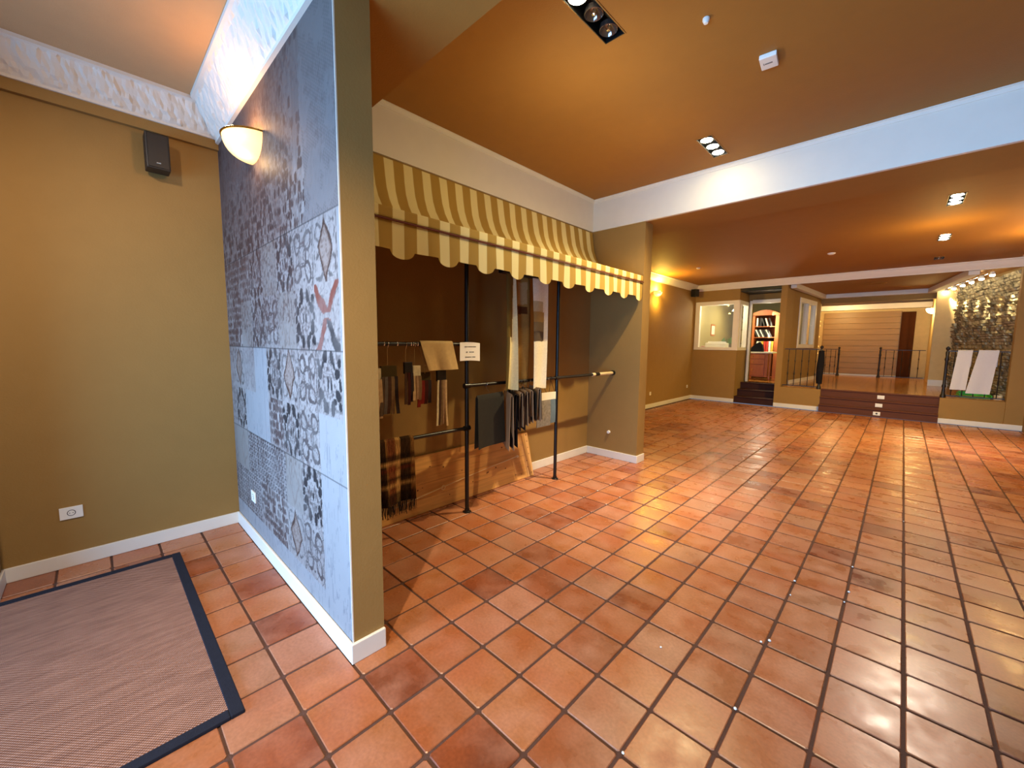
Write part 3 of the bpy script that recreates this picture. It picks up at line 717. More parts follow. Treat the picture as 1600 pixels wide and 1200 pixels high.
# ---- recessed ceiling lamps
def lampbox(name, L, z, n, lit, label, group='recessed ceiling spots'):
    cx, cy = (L[0]+L[1])/2, (L[2]+L[3])/2; r = root(name, (cx, cy, z), label, 'ceiling light', group)
    x0, x1, y0, y1 = L
    h = MB(); t = .004
    h.box(x0, x0+t, y0, y1, z-.003, z+.12); h.box(x1-t, x1, y0, y1, z-.003, z+.12); h.box(x0, x1, y0, y0+t, z-.003, z+.12); h.box(x0, x1, y1-t, y1, z-.003, z+.12); h.box(x0, x1, y0, y1, z+.115, z+.12)
    h.build('housing', 'blackplastic', r)
    f_ = MB()
    for q_ in ((x0-.006,x0,y0-.006,y1+.006),(x1,x1+.006,y0-.006,y1+.006),(x0,x1,y0-.006,y0),(x0,x1,y1,y1+.006)): f_.box(*q_[:2], *q_[2:], z-.004, z)
    f_.build('rim', 'ceil', r)
    p = (y1-y0)/n
    for k in range(n):
        yy = y0+p*(k+.5)
        rb = MB().lathe([(.05, .03), (.054, .03), (.056, .0), (.053, -.002), (.046, .012), (.03, .032), (.016, .042), (0, .045)], 20, (cx, yy, z+.004)).build('reflector', 'bulboff', r, smooth=True)
        if k in lit:
            MB().lathe([(0, -.014), (.034, -.010), (.052, -.002), (.045, .02), (0, .022)], 16, (cx, yy, z+.004)).build('lit_lamp', 'bulb', rb, smooth=True)
        else:
            MB().lathe([(0, -.002), (.011, .0), (.013, .012), (.008, .03), (0, .032)], 12, (cx, yy, z+.004)).build('lamp_cap', 'chrome', rb, smooth=True)
    return r
lampbox('recessed_spotlight', lampA, ZC1, 3, {0}, 'black recessed fitting of three spots nearest the viewer, one lit')
lampbox('recessed_spotlight', lampB, ZC1, 3, {0, 1, 2}, 'bright ceiling spot in front of the white cross beam')
lampbox('recessed_spotlight', lampC, ZC2, 3, {0, 1, 2}, 'bright yellowish ceiling spot just beyond the white cross beam')
lampbox('recessed_spotlight', lampD, ZC2, 3, {0, 1, 2}, 'white glowing ceiling spot further back in the far room')
lampbox('recessed_spotlight', lampE, ZC2, 2, set(), 'unlit ceiling spot close to the far cornice')
# ceiling detectors
r = root('smoke_alarm', (.64, 2.26, ZC1), 'small white rectangular alarm box on the main ceiling', 'alarm')
MB().box(-.05, .05, -.07, .07, -.03, 0).build('case', 'plastic', None, bevel=.006)
o = bpy.data.objects['case']; o.parent = r; r.rotation_euler = (0, 0, .1)
k_ = MB(); k_.box(-.022, .022, -.006, .006, -.0315, -.03); k_.box(-.03, -.026, -.012, .012, -.0315, -.03)
o = k_.build('mark', 'ink'); o.parent = r
def disc(name, x, y, z, rr, label):
    o = MB().lathe([(0, -.03), (rr*.6, -.028), (rr, -.012), (rr, 0), (0, 0)], 20).build(name, 'plastic', smooth=True); o.location = (x, y, z); return tag(o, label, 'detector')
disc('ceiling_detector', .38, 8.3, ZC2, .06, 'small white round detector in the middle of the far room ceiling')
disc('ceiling_detector', -1.89, 8.2, ZC2, .04, 'small white round detector near the yellow wall lamp')
disc('ceiling_detector', .45, 1.62, ZC1, .02, 'tiny pale sensor on the main ceiling near the top edge')
disc('ceiling_vent', .83, 12.6, 3.12, .2, 'flat round vent on the ceiling of the raised room')
bpy.data.objects['ceiling_vent'].data.materials[0] = M['ceil']

# ---- wall lamps
def sconce(name, c, halfw, dep, hgt, outdir, label, scale_bulb=1, m='shade'):
    """half bowl uplighter; outdir = unit vector off the wall in XY"""
    r = root(name, c, label, 'wall lamp')
    o_ = Vector(outdir+(0,)); t_ = Vector((-o_.y, o_.x, 0)); b = MB(); vs = []; nu, nv = 22, 10
    for j in range(nv+1):
        e = (math.pi/2)*j/nv; rr = math.cos(e)**.8; zz = -math.sin(e)*hgt
        for i in range(nu+1):
            a = math.pi*i/nu; p = Vector(c)+t_*math.cos(a)*halfw*rr+o_*math.sin(a)*dep*rr+Vector((0, 0, zz)); vs.append(p)
    for j in range(nv+1):
        e = (math.pi/2)*j/nv; rr = math.cos(e)**.8*.95; zz = -math.sin(e)*hgt*.94
        for i in range(nu+1):
            a = math.pi*i/nu; vs.append(Vector(c)+t_*math.cos(a)*halfw*rr+o_*math.sin(a)*dep*rr+Vector((0, 0, zz)))
    k = nu+1; n0 = (nv+1)*k
    fs = [(j*k+i, j*k+i+1, (j+1)*k+i+1, (j+1)*k+i) for j in range(nv) for i in range(nu)]
    fs += [tuple(x+n0 for x in f[::-1]) for f in fs[:]]
    fs += [(i, i+1, n0+i+1, n0+i) for i in range(nu)]
    MB().add(vs, fs).build('glass_bowl', m, r, smooth=True)
    pts = [Vector(c)+t_*math.cos(math.pi*i/nu)*halfw*1.01+o_*math.sin(math.pi*i/nu)*dep*1.01 for i in range(nu+1)]
    MB().tube(pts, .006, 6).build('rim', 'brass', r)
    cc = Vector(c)
    MB().cyl(cc-Vector((0, 0, hgt*.5)), cc-Vector((0, 0, hgt*.5))+o_*dep*.5, .015, 10).build('lamp_holder', 'brass', r)
    MB().lathe([(0, -.03), (.02, -.015), (.02, .015), (0, .03)], 12, tuple(cc+o_*dep*.5-Vector((0, 0, hgt*.3)))).build('bulb', 'bulbY', r, smooth=True)
    return r
sconce('wall_lamp', (-1.56, -.252, 2.79), .17, .17, .13, (0, -1), 'glowing amber glass bowl lamp high on the patchwork wallpaper')
light('POINT', 'wall_lamp_light', (-1.56, -.38, 2.84), 6, (1, .52, .20), size=.03)
light('POINT', 'wall_lamp_light', (-1.52, -.33, 2.66), 1.8, (1, .62, .28), size=.04)
sconce('wall_lamp', (-2.948, 8.5, 2.82), .16, .13, .11, (1, 0), 'small yellow glowing lamp on the long left wall of the far room')
light('POINT', 'wall_lamp_light', (-2.84, 8.5, 2.88), 45, (1, .66, .12), size=.03)
light('POINT', 'wall_lamp_light', (-2.78, 8.5, 2.60), 14, (1, .66, .12), size=.03)
sconce('wall_lamp', (1.995, 16.6, 2.72), .22, .16, .16, (-1, 0), 'very bright yellow wall lamp in the room at the back', m='shadebot')
# right wall lamp of the far room (source of the glow on the ceiling at right)
light('POINT', 'wall_lamp_light', (2.95, 8.3, 2.85), 40, (1, .70, .30), size=.04)

# ---- loudspeakers
def speaker(name, c, s, label, rotz=0):
    r = root(name, c, label, 'loudspeaker'); x, y, z = s
    for o, m in ((MB().box(-x/2, x/2, -y/2, y/2, -z/2, z/2).build('cabinet', 'blackplastic', None, bevel=.008), 0),
                 (MB().box(x/2, x/2+.006, -y/2+.012, y/2-.012, -z/2+.012, z/2-.012).build('grille', 'blackplastic'), 0),
                 (MB().box(x/2+.006, x/2+.009, -.012, .012, -z/2+.035, -z/2+.043).build('badge', 'chrome'), 0),
                 (MB().cyl((-x/2-.03, 0, 0), (-x/2, 0, 0), .02, 10).build('bracket', 'blackplastic'), 0)): o.parent = r
    r.rotation_euler = (0, 0, rotz); return r
speaker('loudspeaker', (-2.46, -.63, 2.86), (.12, .13, .24), 'black loudspeaker high on the entrance wall')
speaker('loudspeaker', (-2.84, 10.7, 2.99), (.14, .16, .2), 'small black loudspeaker in the far left corner under the cornice', -.3)

# ---- sockets and switches
def socket(name, c, nrm, label, w_=.085, h=.082, hole=True, cat='socket'):
    r = root(name, c, label, cat); n_ = Vector(nrm); t_ = Vector((-n_.y, n_.x, 0)); c = Vector(c)
    def bx(a, b_, d0, d1, dx=0, dz=0):
        vs = []
        for d in (d0, d1):
            for sx, sz in ((-1,-1),(1,-1),(1,1),(-1,1)): vs.append(c+n_*d+t_*(dx+sx*a/2)+Vector((0,0,dz+sz*b_/2)))
        return MB().add(vs, [(0,1,2,3),(4,5,6,7),(0,1,5,4),(1,2,6,5),(2,3,7,6),(3,0,4,7)])
    bx(w_, h, 0, .009).build('plate', 'plastic', r, bevel=.002)
    if hole:
        MB().cyl(c+n_*.009, c+n_*.0095, .021, 20).build('recess', 'darkhole', r)
        MB().cyl(c+n_*.0095, c+n_*.0105, .017, 20).build('insert', 'plastic', r)
        a = MB()
        for s in (-.008, .008): a.cyl(c+n_*.0105+t_*s, c+n_*.011+t_*s, .0028, 8)
        a.build('pin_holes', 'darkhole', r)
    return r
socket('wall_socket', (-2.56, -1.21, .375), (1, 0, 0), 'white wall socket above the baseboard behind the mat', .11)
socket('wall_socket', (-2.04, -.251, .37), (0, -1, 0), 'white socket low on the patchwork wallpaper', .1)
socket('wall_socket', (-2.95, 8.4, .357), (1, 0, 0), 'white socket low on the long left wall, nearer one')
socket('wall_socket', (-2.95, 10.75, .37), (1, 0, 0), 'white socket on the left wall close to the far corner')
o = MB().cyl((-1.385, 3.82, .353), (-1.385, 3.80, .353), .024, 20, .02).build('cable_cover', 'plastic', smooth=True)
tag(o, 'round white cable cover low on the side wall of the niche', 'cover')

# ---- awning
r = root('awning', (-1.35, 2.0, 2.4), 'cream and ochre striped fabric awning with scalloped edge above the clothes rails', 'awning')
prof = [(-1.722,3.05),(-1.712,2.99),(-1.70,2.9),(-1.68,2.8),(-1.64,2.7),(-1.58,2.61),(-1.49,2.54),(-1.38,2.485),(-1.26,2.45),(-1.13,2.42),(-1.02,2.40),(-.985,2.395)]
Y0, Y1 = -.06, 3.79
def cov(u, v):
    k = v*(len(prof)-1); i = min(int(k), len(prof)-2); t = k-i
    x = prof[i][0]*(1-t)+prof[i+1][0]*t; z = prof[i][1]*(1-t)+prof[i+1][1]*t; y = Y0+(Y1-Y0)*u
    s = math.sin(math.pi*min(1, v*1.1)); d = .006*s*(math.sin(y*9)+.7*math.sin(y*23+v*4))
    return (x-d, y, z-d)
MB().sheet(cov, 90, 33, .003).build('canopy', 'stripes', r, smooth=True)
# front bar box fabric
MB().box(-.985, -.955, Y0, Y1, 2.335, 2.405).build('front_bar', 'stripes', r, bevel=.012)
b = MB(); pts = [(-.952, Y0, 2.325), (-.952, Y1, 2.325)]; b.tube(pts, .007, 8); b.build('piping', 'rope', r)
def edge(y):
    t = ((y-.385+.1825) % .365)-.1825
    z = 2.145
    if abs(t-.03) < .088: z = 2.145-.052*math.sqrt(max(0, 1-((t-.03)/.088)**2))
    return z
ny = 420; vs = []; 
for i in range(ny+1):
    y = Y0+(Y1-Y0)*i/ny; wv = .006*math.sin(y*11)+.003*math.sin(y*31)
    vs += [(-.965, y, 2.335), (-.962+wv*.5, y, 2.24), (-.960+wv, y, edge(y)), (-.963+wv, y, edge(y)), (-.965+wv*.5, y, 2.24), (-.968, y, 2.335)]
fs = []
for i in range(ny):
    for j in range(6): fs.append((i*6+j, i*6+(j+1) % 6, (i+1)*6+(j+1) % 6, (i+1)*6+j))
MB().add(vs, fs).build('valance', 'stripes', r, smooth=True)
for y in (.05, 1.95, 3.75):
    MB().tube([(-1.73, y, 2.42), (-.985, y, 2.37)], .01, 8).build('support_arm', 'black', r)

# ---- clothes rack posts and rails
XR = -1.345
r = root('clothes_rack', (XR, 1.9, 0), 'black steel tube clothes rack fixed between floor, walls and ceiling in the niche', 'clothes rack')
def post(y):
    MB().cyl((XR, y, 0), (XR, y, 2.40), .019, 16).build('post', 'black', r, smooth=True)
    MB().lathe([(0, 0), (.04, 0), (.04, .006), (.024, .012), (.024, .03), (0, .03)], 16, (XR, y, 0)).build('foot_flange', 'black', r, smooth=True)
for y in (1.27, 2.58): post(y)
def rail(y0, y1, z, m='black', name='rail', rad=.016): return MB().cyl((XR, y0, z), (XR, y1, z), rad, 14).build(name, m, r, smooth=True)
rail(1.27, 3.80, 1.17); rail(-.08, 1.27, 1.54); rail(-.08, 1.27, .785)
rail(3.3, 3.36, 1.17, 'rodwhite', 'pale_sleeve', .021); rail(3.36, 3.46, 1.17, 'black', 'sleeve', .021); rail(3.46, 3.78, 1.17, 'rodwhite', 'pale_sleeve', .021)
MB().cyl((XR, 3.79, 1.17), (XR, 3.82, 1.17), .032, 16).build('wall_flange', 'black', r, smooth=True)
for z in (1.54, .785): MB().cyl((XR, -.087, z), (XR, -.075, z), .032, 16).build('wall_flange', 'black', r)
for y, z in ((1.27,1.17),(1.27,1.54),(1.27,.785),(2.58,1.17)): MB().cyl((XR, y-.03, z), (XR, y+.03, z), .024, 14).build('joint', 'black', r, smooth=True)
for y, z in ((1.5,1.17),(2.36,1.17),(2.42,1.17),(.47,1.54),(.58,1.54),(.70,1.54),(.72,1.54),(.76,1.54)): MB().cyl((XR, y-.004, z), (XR, y+.004, z), .0185, 12).build('metal_ring', 'chrome', r)
MB().tube([(XR, -.085, 2.39), (XR, 3.82, 2.39)], .014, 8).build('top_rail', 'black', r)

# ---- sign
r = root('price_sign', (-1.318, 1.285, 1.475), 'small white paper sign with three lines of print fixed to the left rack post', 'sign')
def sg(u, v): return (-1.318+.006*math.sin(u*3), 1.172+.228*u+.012*(1-v)*0, 1.556-.161*v-.006*u+.006*math.sin(u*3))
MB().sheet(sg, 8, 4, .001).build('paper_sheet', 'paper', r, smooth=True)
b = MB()
def dash(y0, y1, z): b.box(-1.3115, -1.3105, y0, y1, z-.0045, z+.0045)
for y0, y1 in ((1.22,1.235),(1.238,1.250),(1.256,1.266),(1.270,1.290),(1.293,1.312),(1.316,1.335),(1.338,1.348)): dash(y0, y1, 1.519)
for y0, y1 in ((1.235,1.253),(1.272,1.288),(1.292,1.300),(1.303,1.312),(1.314,1.324)): dash(y0, y1, 1.472)
for y0, y1 in ((1.225,1.24),(1.243,1.258),(1.261,1.28),(1.284,1.296),(1.306,1.322),(1.325,1.34)): dash(y0, y1, 1.428)
b.build('print_lines', 'ink', r)['kind'] = 'stuff'

# ---- folded cloths, blankets
def drape(name, mk, y0, y1, ztop, zf, zb, label, cat, x=XR, rr=.021, nu=16, skew=0, wav=.006, wf=9, group=None, build=True):
    """cloth folded over a rail running along Y"""
    def fn(u, v):
        Lf, Lb = ztop-zf, ztop-zb; tot = Lf+Lb+math.pi*rr; s = v*tot; y = y0+(y1-y0)*u
        if s < Lf: X, Zz, k = x+rr, zf+s, 1-s/Lf
        elif s < Lf+math.pi*rr:
            a = (s-Lf)/rr; X, Zz, k = x+rr*math.cos(a), ztop+rr*math.sin(a), 0
        else: X, Zz, k = x-rr, ztop-(s-Lf-math.pi*rr), (s-Lf-math.pi*rr)/Lb
        wv = wav*k*math.sin(u*wf+1.3)*(1+.4*math.sin(u*wf*2.3))
        return (X+wv+(.01*k if X > x else -.01*k), y+skew*k, Zz)
    b = MB().sheet(fn, nu, 40, .004)
    if not build: return b, fn
    o = b.build(name, mk, None, smooth=True)
    return tag(o, label, cat, group)
M['beige'] = cloth('beige_linen', (190, 160, 110)); M['char'] = cloth('charcoal_wool', (50, 48, 44)); M['cream'] = cloth('cream_linen', (224, 214, 186))
M['olive'] = cloth('dark_olive_felt', (66, 54, 26))
drape('folded_cloth', 'beige', .78, 1.10, 1.545, 1.325, 1.36, 'plain beige cloth folded over the upper left rail', 'cloth', skew=.06, wav=.012)
# plaid fringed blanket
b, fn = drape('', 'plaid', .16, .70, .79, .30, .36, '', '', build=False, nu=120, wav=.02, wf=12, rr=.026)
o = b.build('plaid_blanket', 'plaid', None, smooth=True)
tag(o, 'dark brown plaid wool blanket with fringe hanging on the low left rail', 'blanket')
me = o.data; n = len(me.vertices); cc = np.zeros(n*3); me.vertices.foreach_get('co', cc); cc = cc.reshape(-1, 3)
y = cc[:, 1]; z = cc[:, 2]
base_ = np.tile(np.array(lin((120, 84, 44))), (n, 1)); dk = np.array(lin((26, 16, 12))); mr = np.array(lin((96, 36, 22))); gn = np.array(lin((40, 42, 24))); tn = np.array(lin((188, 146, 86)))
def bl(mask, col, a=.85): base_[mask] = base_[mask]*(1-a)+col*a
bl((np.abs(y-.42) < .03) | (np.abs(y-.62) < .045) | (np.abs(y-.22) < .03), dk); bl((np.abs(y-.50) < .03), mr, .6); bl(np.abs(y-.56) < .02, tn, .6)
bl((np.abs(z-.66) < .022) | (np.abs(z-.50) < .02) | (z < .4), dk, .75); bl(np.abs(z-.58) < .015, mr, .6); bl((np.abs(z-.63) < .01) | (np.abs(z-.44) < .012), tn, .55)
base_ *= rng.uniform(.45, 1.5, (n, 1)); at_ = me.color_attributes.new('Col', 'FLOAT_COLOR', 'POINT')
at_.data.foreach_set('color', np.concatenate([np.clip(base_, 0, 1), np.ones((n, 1))], 1).astype(np.float32).ravel())
b = MB()
for k in range(190):
    y_ = .16+.54*k/189+random.uniform(-.003, .003); x_ = XR+.04+random.uniform(-.012, .012); L = random.uniform(.07, .11)
    b.cyl((x_, y_, .31), (x_+random.uniform(-.01, .01), y_+random.uniform(-.008, .008), .31-L), .0018, 4)
fr = b.build('fringe', 'blackplastic', o); fr['kind'] = 'stuff'

# ---- fabric sample hangers on the upper left rail
def hook(b, y, z, x=XR, drop=.1):
    pts = [Vector((x+.0215*math.cos(a), y, z+.0215*math.sin(a))) for a in [math.radians(t) for t in range(200, -60, -20)]]
    pts += [Vector((x, y, z-.04)), Vector((x, y, z-drop))]
    b.tube(pts, .002, 6)
def sample(yc, wd, ztop, zbot, head, cols, label, x=XR+.01, zr=1.54, nm='fabric_sample_hanger', grp='fabric sample hangers on the upper left rail', hh=.09):
    r = root(nm, (x, yc, ztop), label, 'fabric samples', grp)
    b = MB(); hook(b, yc, zr, drop=zr-ztop+.01); b.build('hook', 'chrome', r)
    MB().box(x-.012, x+.012, yc-wd/2, yc+wd/2, ztop-hh, ztop).build('header_card', head, r, bevel=.003)
    n = len(cols)
    for k, c_ in enumerate(cols):
        a = yc-wd/2+wd*k/n; w2 = wd/n*1.05; zz = zbot+random.uniform(0, .03)
        def f_(u, v, a=a, w2=w2, zz=zz, k=k):
            return (x+.014+.02*math.sin(v*2+k)*v+.006*k/n, a+w2*u+.012*(k-n/2)*v, ztop-hh+.01-(ztop-hh+.01-zz)*v)
        MB().sheet(f_, 2, 6, .004).build('strip', c_, r, smooth=True)
for nm, c_ in dict(s1=(120, 96, 66), s2=(70, 48, 36), s3=(150, 120, 90), s4=(86, 70, 54), s5=(112, 30, 20), s6=(60, 24, 20), s7=(180, 150, 110), s8=(92, 84, 78), s9=(200, 186, 150), s10=(48, 40, 40)).items(): M[nm] = cloth('fabric_'+nm, c_, .2)
sample(.40, .07, 1.36, .985, 's9', ['s9', 's7'], 'cream fabric samples half hidden by the partition edge')
sample(.50, .13, 1.375, 1.0, 'olive', ['s4', 's8', 's2', 's1', 's10'], 'brown striped fabric samples with a dark olive header, nearest the partition')
sample(.655, .07, 1.40, 1.06, 'black', ['s2', 's6', 's10'], 'dark fabric samples with a black header on the upper left rail', x=XR+.03)
sample(.735, .07, 1.37, 1.08, 's9', ['s7', 's3', 's1'], 'light tan fabric samples with a cream header', x=XR+.02)
sample(.83, .12, 1.31, 1.03, 'olive', ['s5', 's5', 's6', 's10'], 'dark red fabric samples with an olive header', x=XR-.02, hh=.075)
sample(.99, .09, 1.32, .84, 'black', ['s9', 's2', 's1', 's3', 's7'], 'long beige and brown fabric samples hanging under the folded cloth', x=XR+.0)

# ---- hanging fabric on the right rail
def hang_cloth(nm, mk, p0, p1, zt, zb, label, bulge=.01, grp=None, cat='fabric sample', two=True, tilt_=0):
    """folded cloth hanging from a small hanger: p0,p1 = XY ends of its top edge"""
    r = root(nm, ((p0[0]+p1[0])/2, (p0[1]+p1[1])/2, zt), label, cat, grp)
    P0, P1 = Vector((*p0, 0)), Vector((*p1, 0)); d = (P1-P0); nn = Vector((-d.y, d.x, 0)).normalized()
    def fn(u, v):
        rr = .012
        L = zt-zb; tot = 2*L+math.pi*rr; s = v*tot
        if s < L: off, z, k = rr, zb+s, 1-s/L
        elif s < L+math.pi*rr:
            a = (s-L)/rr; off, z, k = rr*math.cos(a), zt+rr*math.sin(a), 0
        else: off, z, k = -rr, zt-(s-L-math.pi*rr), (s-L-math.pi*rr)/L
        p = P0+d*u+nn*(off*(1+k)+bulge*k*math.sin(u*5))+d.normalized()*tilt_*k
        return (p.x, p.y, z)
    MB().sheet(fn, 8, 30, .004).build('cloth', mk, r, smooth=True)
    b = MB(); c_ = (P0+P1)/2; hook_y = c_.y
    b.tube([P0+Vector((0,0,zt)), P1+Vector((0,0,zt))], .004, 6)
    b.tube([c_+Vector((0,0,zt)), Vector((XR, c_.y, 1.15))], .002, 6)
    pts = [Vector((XR+.0215*math.cos(a), c_.y, 1.17+.0215*math.sin(a))) for a in [math.radians(t) for t in range(200, -90, -25)]]; b.tube(pts, .002, 6)
    b.build('wire_hanger', 'chrome', r)
    return r
hang_cloth('hanging_fabric', 'char', (XR+.10, 1.30), (XR+.02, 1.70), 1.075, .60, 'large plain charcoal fabric piece hanging beside the left rack post', cat='fabric', bulge=.015)
M['piped'] = cloth('pale_edged_fabric', (176, 150, 120)); M['brn'] = cloth('brown_fabric', (70, 50, 40)); M['blk'] = cloth('black_fabric', (24, 22, 26)); M['grey'] = cloth('mottled_grey_fabric', (126, 116, 100), .3)
M['bluegrey'] = cloth('blue_grey_fabric', (96, 110, 116)); M['whitecard'] = mat('white_header_card', (226, 216, 186), .6)
prev = ['blk', 'piped', 'brn', 'char', 'piped', 'brn', 'piped', 'brn', 'char', 'piped', 'blk']
grp = 'fabric samples crowded on the right rail'
spec = [(1.76,'piped',.53,1.06),(1.80,'blk',.55,1.07),(1.84,'brn',.72,1.06),(1.88,'piped',.74,1.07),(1.92,'brn',.70,1.07),(1.95,'piped',.74,1.08),(1.99,'brn',.76,1.07),(2.03,'piped',.76,1.08),(2.09,'char',.78,1.07),(2.15,'piped',.76,1.09),(2.17,'blk',.78,1.08)]
cn = dict(piped='pale beige', blk='black', brn='brown', char='charcoal')
od = ['first', 'second', 'third', 'fourth', 'fifth', 'sixth', 'seventh', 'eighth', 'ninth', 'tenth', 'eleventh']
for k, (y, mk, zb, zt) in enumerate(spec):
    hang_cloth('hanging_sample', mk, (XR+.17, y-.08+.01*(k % 2)), (XR-.13, y+.12), zt, zb, '%s folded sample, %s right of the large charcoal piece' % (cn[mk], od[k]), grp=grp, bulge=.006)
def card_sample(yc, wd, zt, zb, mk, label, x):
    r = root('sample_card', (x, yc, zt), label, 'fabric samples', 'grey sample cards beside the right rack post')
    MB().box(x-.006, x+.006, yc-wd/2, yc+wd/2, zt-.085, zt).build('header_card', 'whitecard', r, bevel=.002)
    MB().sheet(lambda u, v: (x+.004+.006*math.sin(v*3), yc-wd/2+.006+(wd-.012)*u, zt-.08-(zt-.08-zb)*v), 4, 8, .006).build('swatch', mk, r, smooth=True)
    b = MB(); b.tube([(XR, yc, 1.15), (x, yc-.05, zt)], .0022, 6); b.tube([(XR, yc, 1.15), (x, yc+.05, zt)], .0022, 6)
    pts = [Vector((XR+.0215*math.cos(a), yc, 1.17+.0215*math.sin(a))) for a in [math.radians(t) for t in range(270, -90, -30)]]; b.tube(pts, .0022, 6)
    b.build('hook', 'black', r)
card_sample(2.30, .24, 1.025, .66, 'grey', 'mottled grey fabric sample with a cream header card on the right rail', XR+.04)
card_sample(2.47, .13, 1.02, .675, 'bluegrey', 'narrow blue grey sample card just left of the right rack post', XR+.02)

# ---- long hanging curtains between the posts
def curtain(nm, y0, y1, zt, zb, x, label, cols, amp=.02, wf=8, gather=0):
    def fn(u, v):
        g = gather*(v-.5)
        yy = y0+(y1-y0)*u+g*(u-.5)
        return (x+amp*math.sin(u*wf+v*1.2)*(.4+.6*v), yy+.015*math.sin(v*3), zt-(zt-zb)*v+.01*math.sin(u*5)*v)
    b = MB().sheet(fn, 24, 120, .003); o = b.build(nm, 'curt', None, smooth=True)
    me = o.data; n = len(me.vertices); cc = np.zeros(n*3); me.vertices.foreach_get('co', cc); cc = cc.reshape(-1, 3)
    u = (cc[:, 1]-y0)/(y1-y0); v = (zt-cc[:, 2])/(zt-zb); col = np.tile(np.array(lin(cols[0])), (n, 1))
    for (c_, u0, u1, v0, v1) in cols[1:]:
        mk = (u >= u0) & (u <= u1) & (v >= v0) & (v <= v1); col[mk] = np.array(lin(c_))
    col *= rng.uniform(.93, 1.07, (n, 1))
    a_ = me.color_attributes.new('Col', 'FLOAT_COLOR', 'POINT'); a_.data.foreach_set('color', np.concatenate([col, np.ones((n, 1))], 1).astype(np.float32).ravel())
    return tag(o, label, 'curtain')
M['curt'] = attrmat('panel_curtain_fabric', .85, .15, .3)
curtain('curtain_sample', 1.70, 1.86, 2.24, 1.10, -1.30, 'narrow cream and olive curtain panel hanging between the rack posts', [(226, 214, 170), ((110, 88, 40), -.2, .75, 0, .55), ((96, 80, 40), -.2, .35, .55, 1.1)], .03, 6, .05)
curtain('curtain_sample', 1.86, 2.13, 2.22, 1.13, -1.37, 'translucent tan curtain panel with small brown patches, middle of three', [(150, 112, 56), ((170, 140, 96), .3, .8, .05, .25), ((80, 44, 16), .25, .8, .27, .34), ((110, 78, 34), -.2, .35, .3, 1.1)], .03, 9, .02)
curtain('curtain_sample', 2.10, 2.34, 2.24, 1.085, -1.30, 'white curtain panel with grey, tan and dark brown blocks, right of three', [(232, 222, 196), ((186, 168, 130), .0, .7, .22, .31), ((164, 132, 76), -.1, .78, .31, .40), ((128, 110, 78), -.1, .78, .40, .485), ((84, 70, 58), -.15, .8, .485, .575)], .018, 5, -.03)
o = MB().box(-1.35, -1.28, 1.66, 2.22, 2.21, 2.30).build('curtain_track', 'blackplastic', bevel=.004); tag(o, 'black holder bar at the top of the curtain samples', 'bar')
for y_ in (1.69, 2.17): t_ = MB().box(-1.36, -1.31, y_, y_+.02, 2.29, 2.385).build('strap', 'blackplastic'); t_.parent = o

# ---- pine panel leaning on the wall
r = root('wooden_panel', (-1.65, 1.5, 0), 'pine board panel with knots leaning against the wall under the rails', 'panel')
xb, xt, zt = -1.60, -1.715, .50
def lean(y0, y1, z0, z1, nm, m, th=.018, off=0, par=None):
    f = lambda z: xb+(xt-xb)*z/zt+off
    return MB().add([(f(z0)-th, y0, z0), (f(z0), y0, z0), (f(z0), y1, z0), (f(z0)-th, y1, z0), (f(z1)-th, y0, z1), (f(z1), y0, z1), (f(z1), y1, z1), (f(z1)-th, y1, z1)],
        [(0,3,2,1),(4,5,6,7),(0,1,5,4),(1,2,6,5),(2,3,7,6),(3,0,4,7)]).build(nm, m, r, bevel=.0015)
for k in range(4): lean(.05, 2.40, .002+k*.125, .125+k*.125, 'board', 'pine')
lean(2.40, 2.50, .002, .50, 'end_batten', 'pine2', off=.003)
b = MB()
for k in range(26):
    y_ = random.uniform(.5, 2.45); z_ = random.uniform(.04, .46); x_ = xb+(xt-xb)*z_/zt
    if k > 18: y_ = random.choice((2.42, 2.47)); z_ = .04+.43*(k-19)/6; x_ = xb+(xt-xb)*z_/zt+.003
    rr = random.uniform(.006, .013); b.cyl((x_, y_, z_), (x_+.0008, y_, z_), rr, 8)
b.build('knots', 'knot', r)['kind'] = 'stuff'
r = root('thin_rod', (-1.60, 1.5, 0), 'thin pale rod with a small ring lying across the leaning pine panel', 'rod')
pa, pb = Vector((-1.612, .66, .12)), Vector((-1.632, 2.25, .27))
b = MB(); b.tube([pa+(pb-pa)*t+Vector((0, 0, .012*math.sin(t*3))) for t in [i/12 for i in range(13)]], .0045, 8); b.build('rod', 'rodwhite', r)
b = MB(); c_ = pa+(pb-pa)*.34+Vector((.006,0,.008)); b.tube([c_+Vector((0, .02*math.cos(a), .02*math.sin(a))) for a in [i*math.pi/8 for i in range(17)]], .004, 6); b.build('ring', 'rodwhite', r)
MB().cyl(pb+Vector((0,-.01,0)), pb+Vector((0,.012,0)), .014, 10).build('end_knob', 'rodwhite', r)

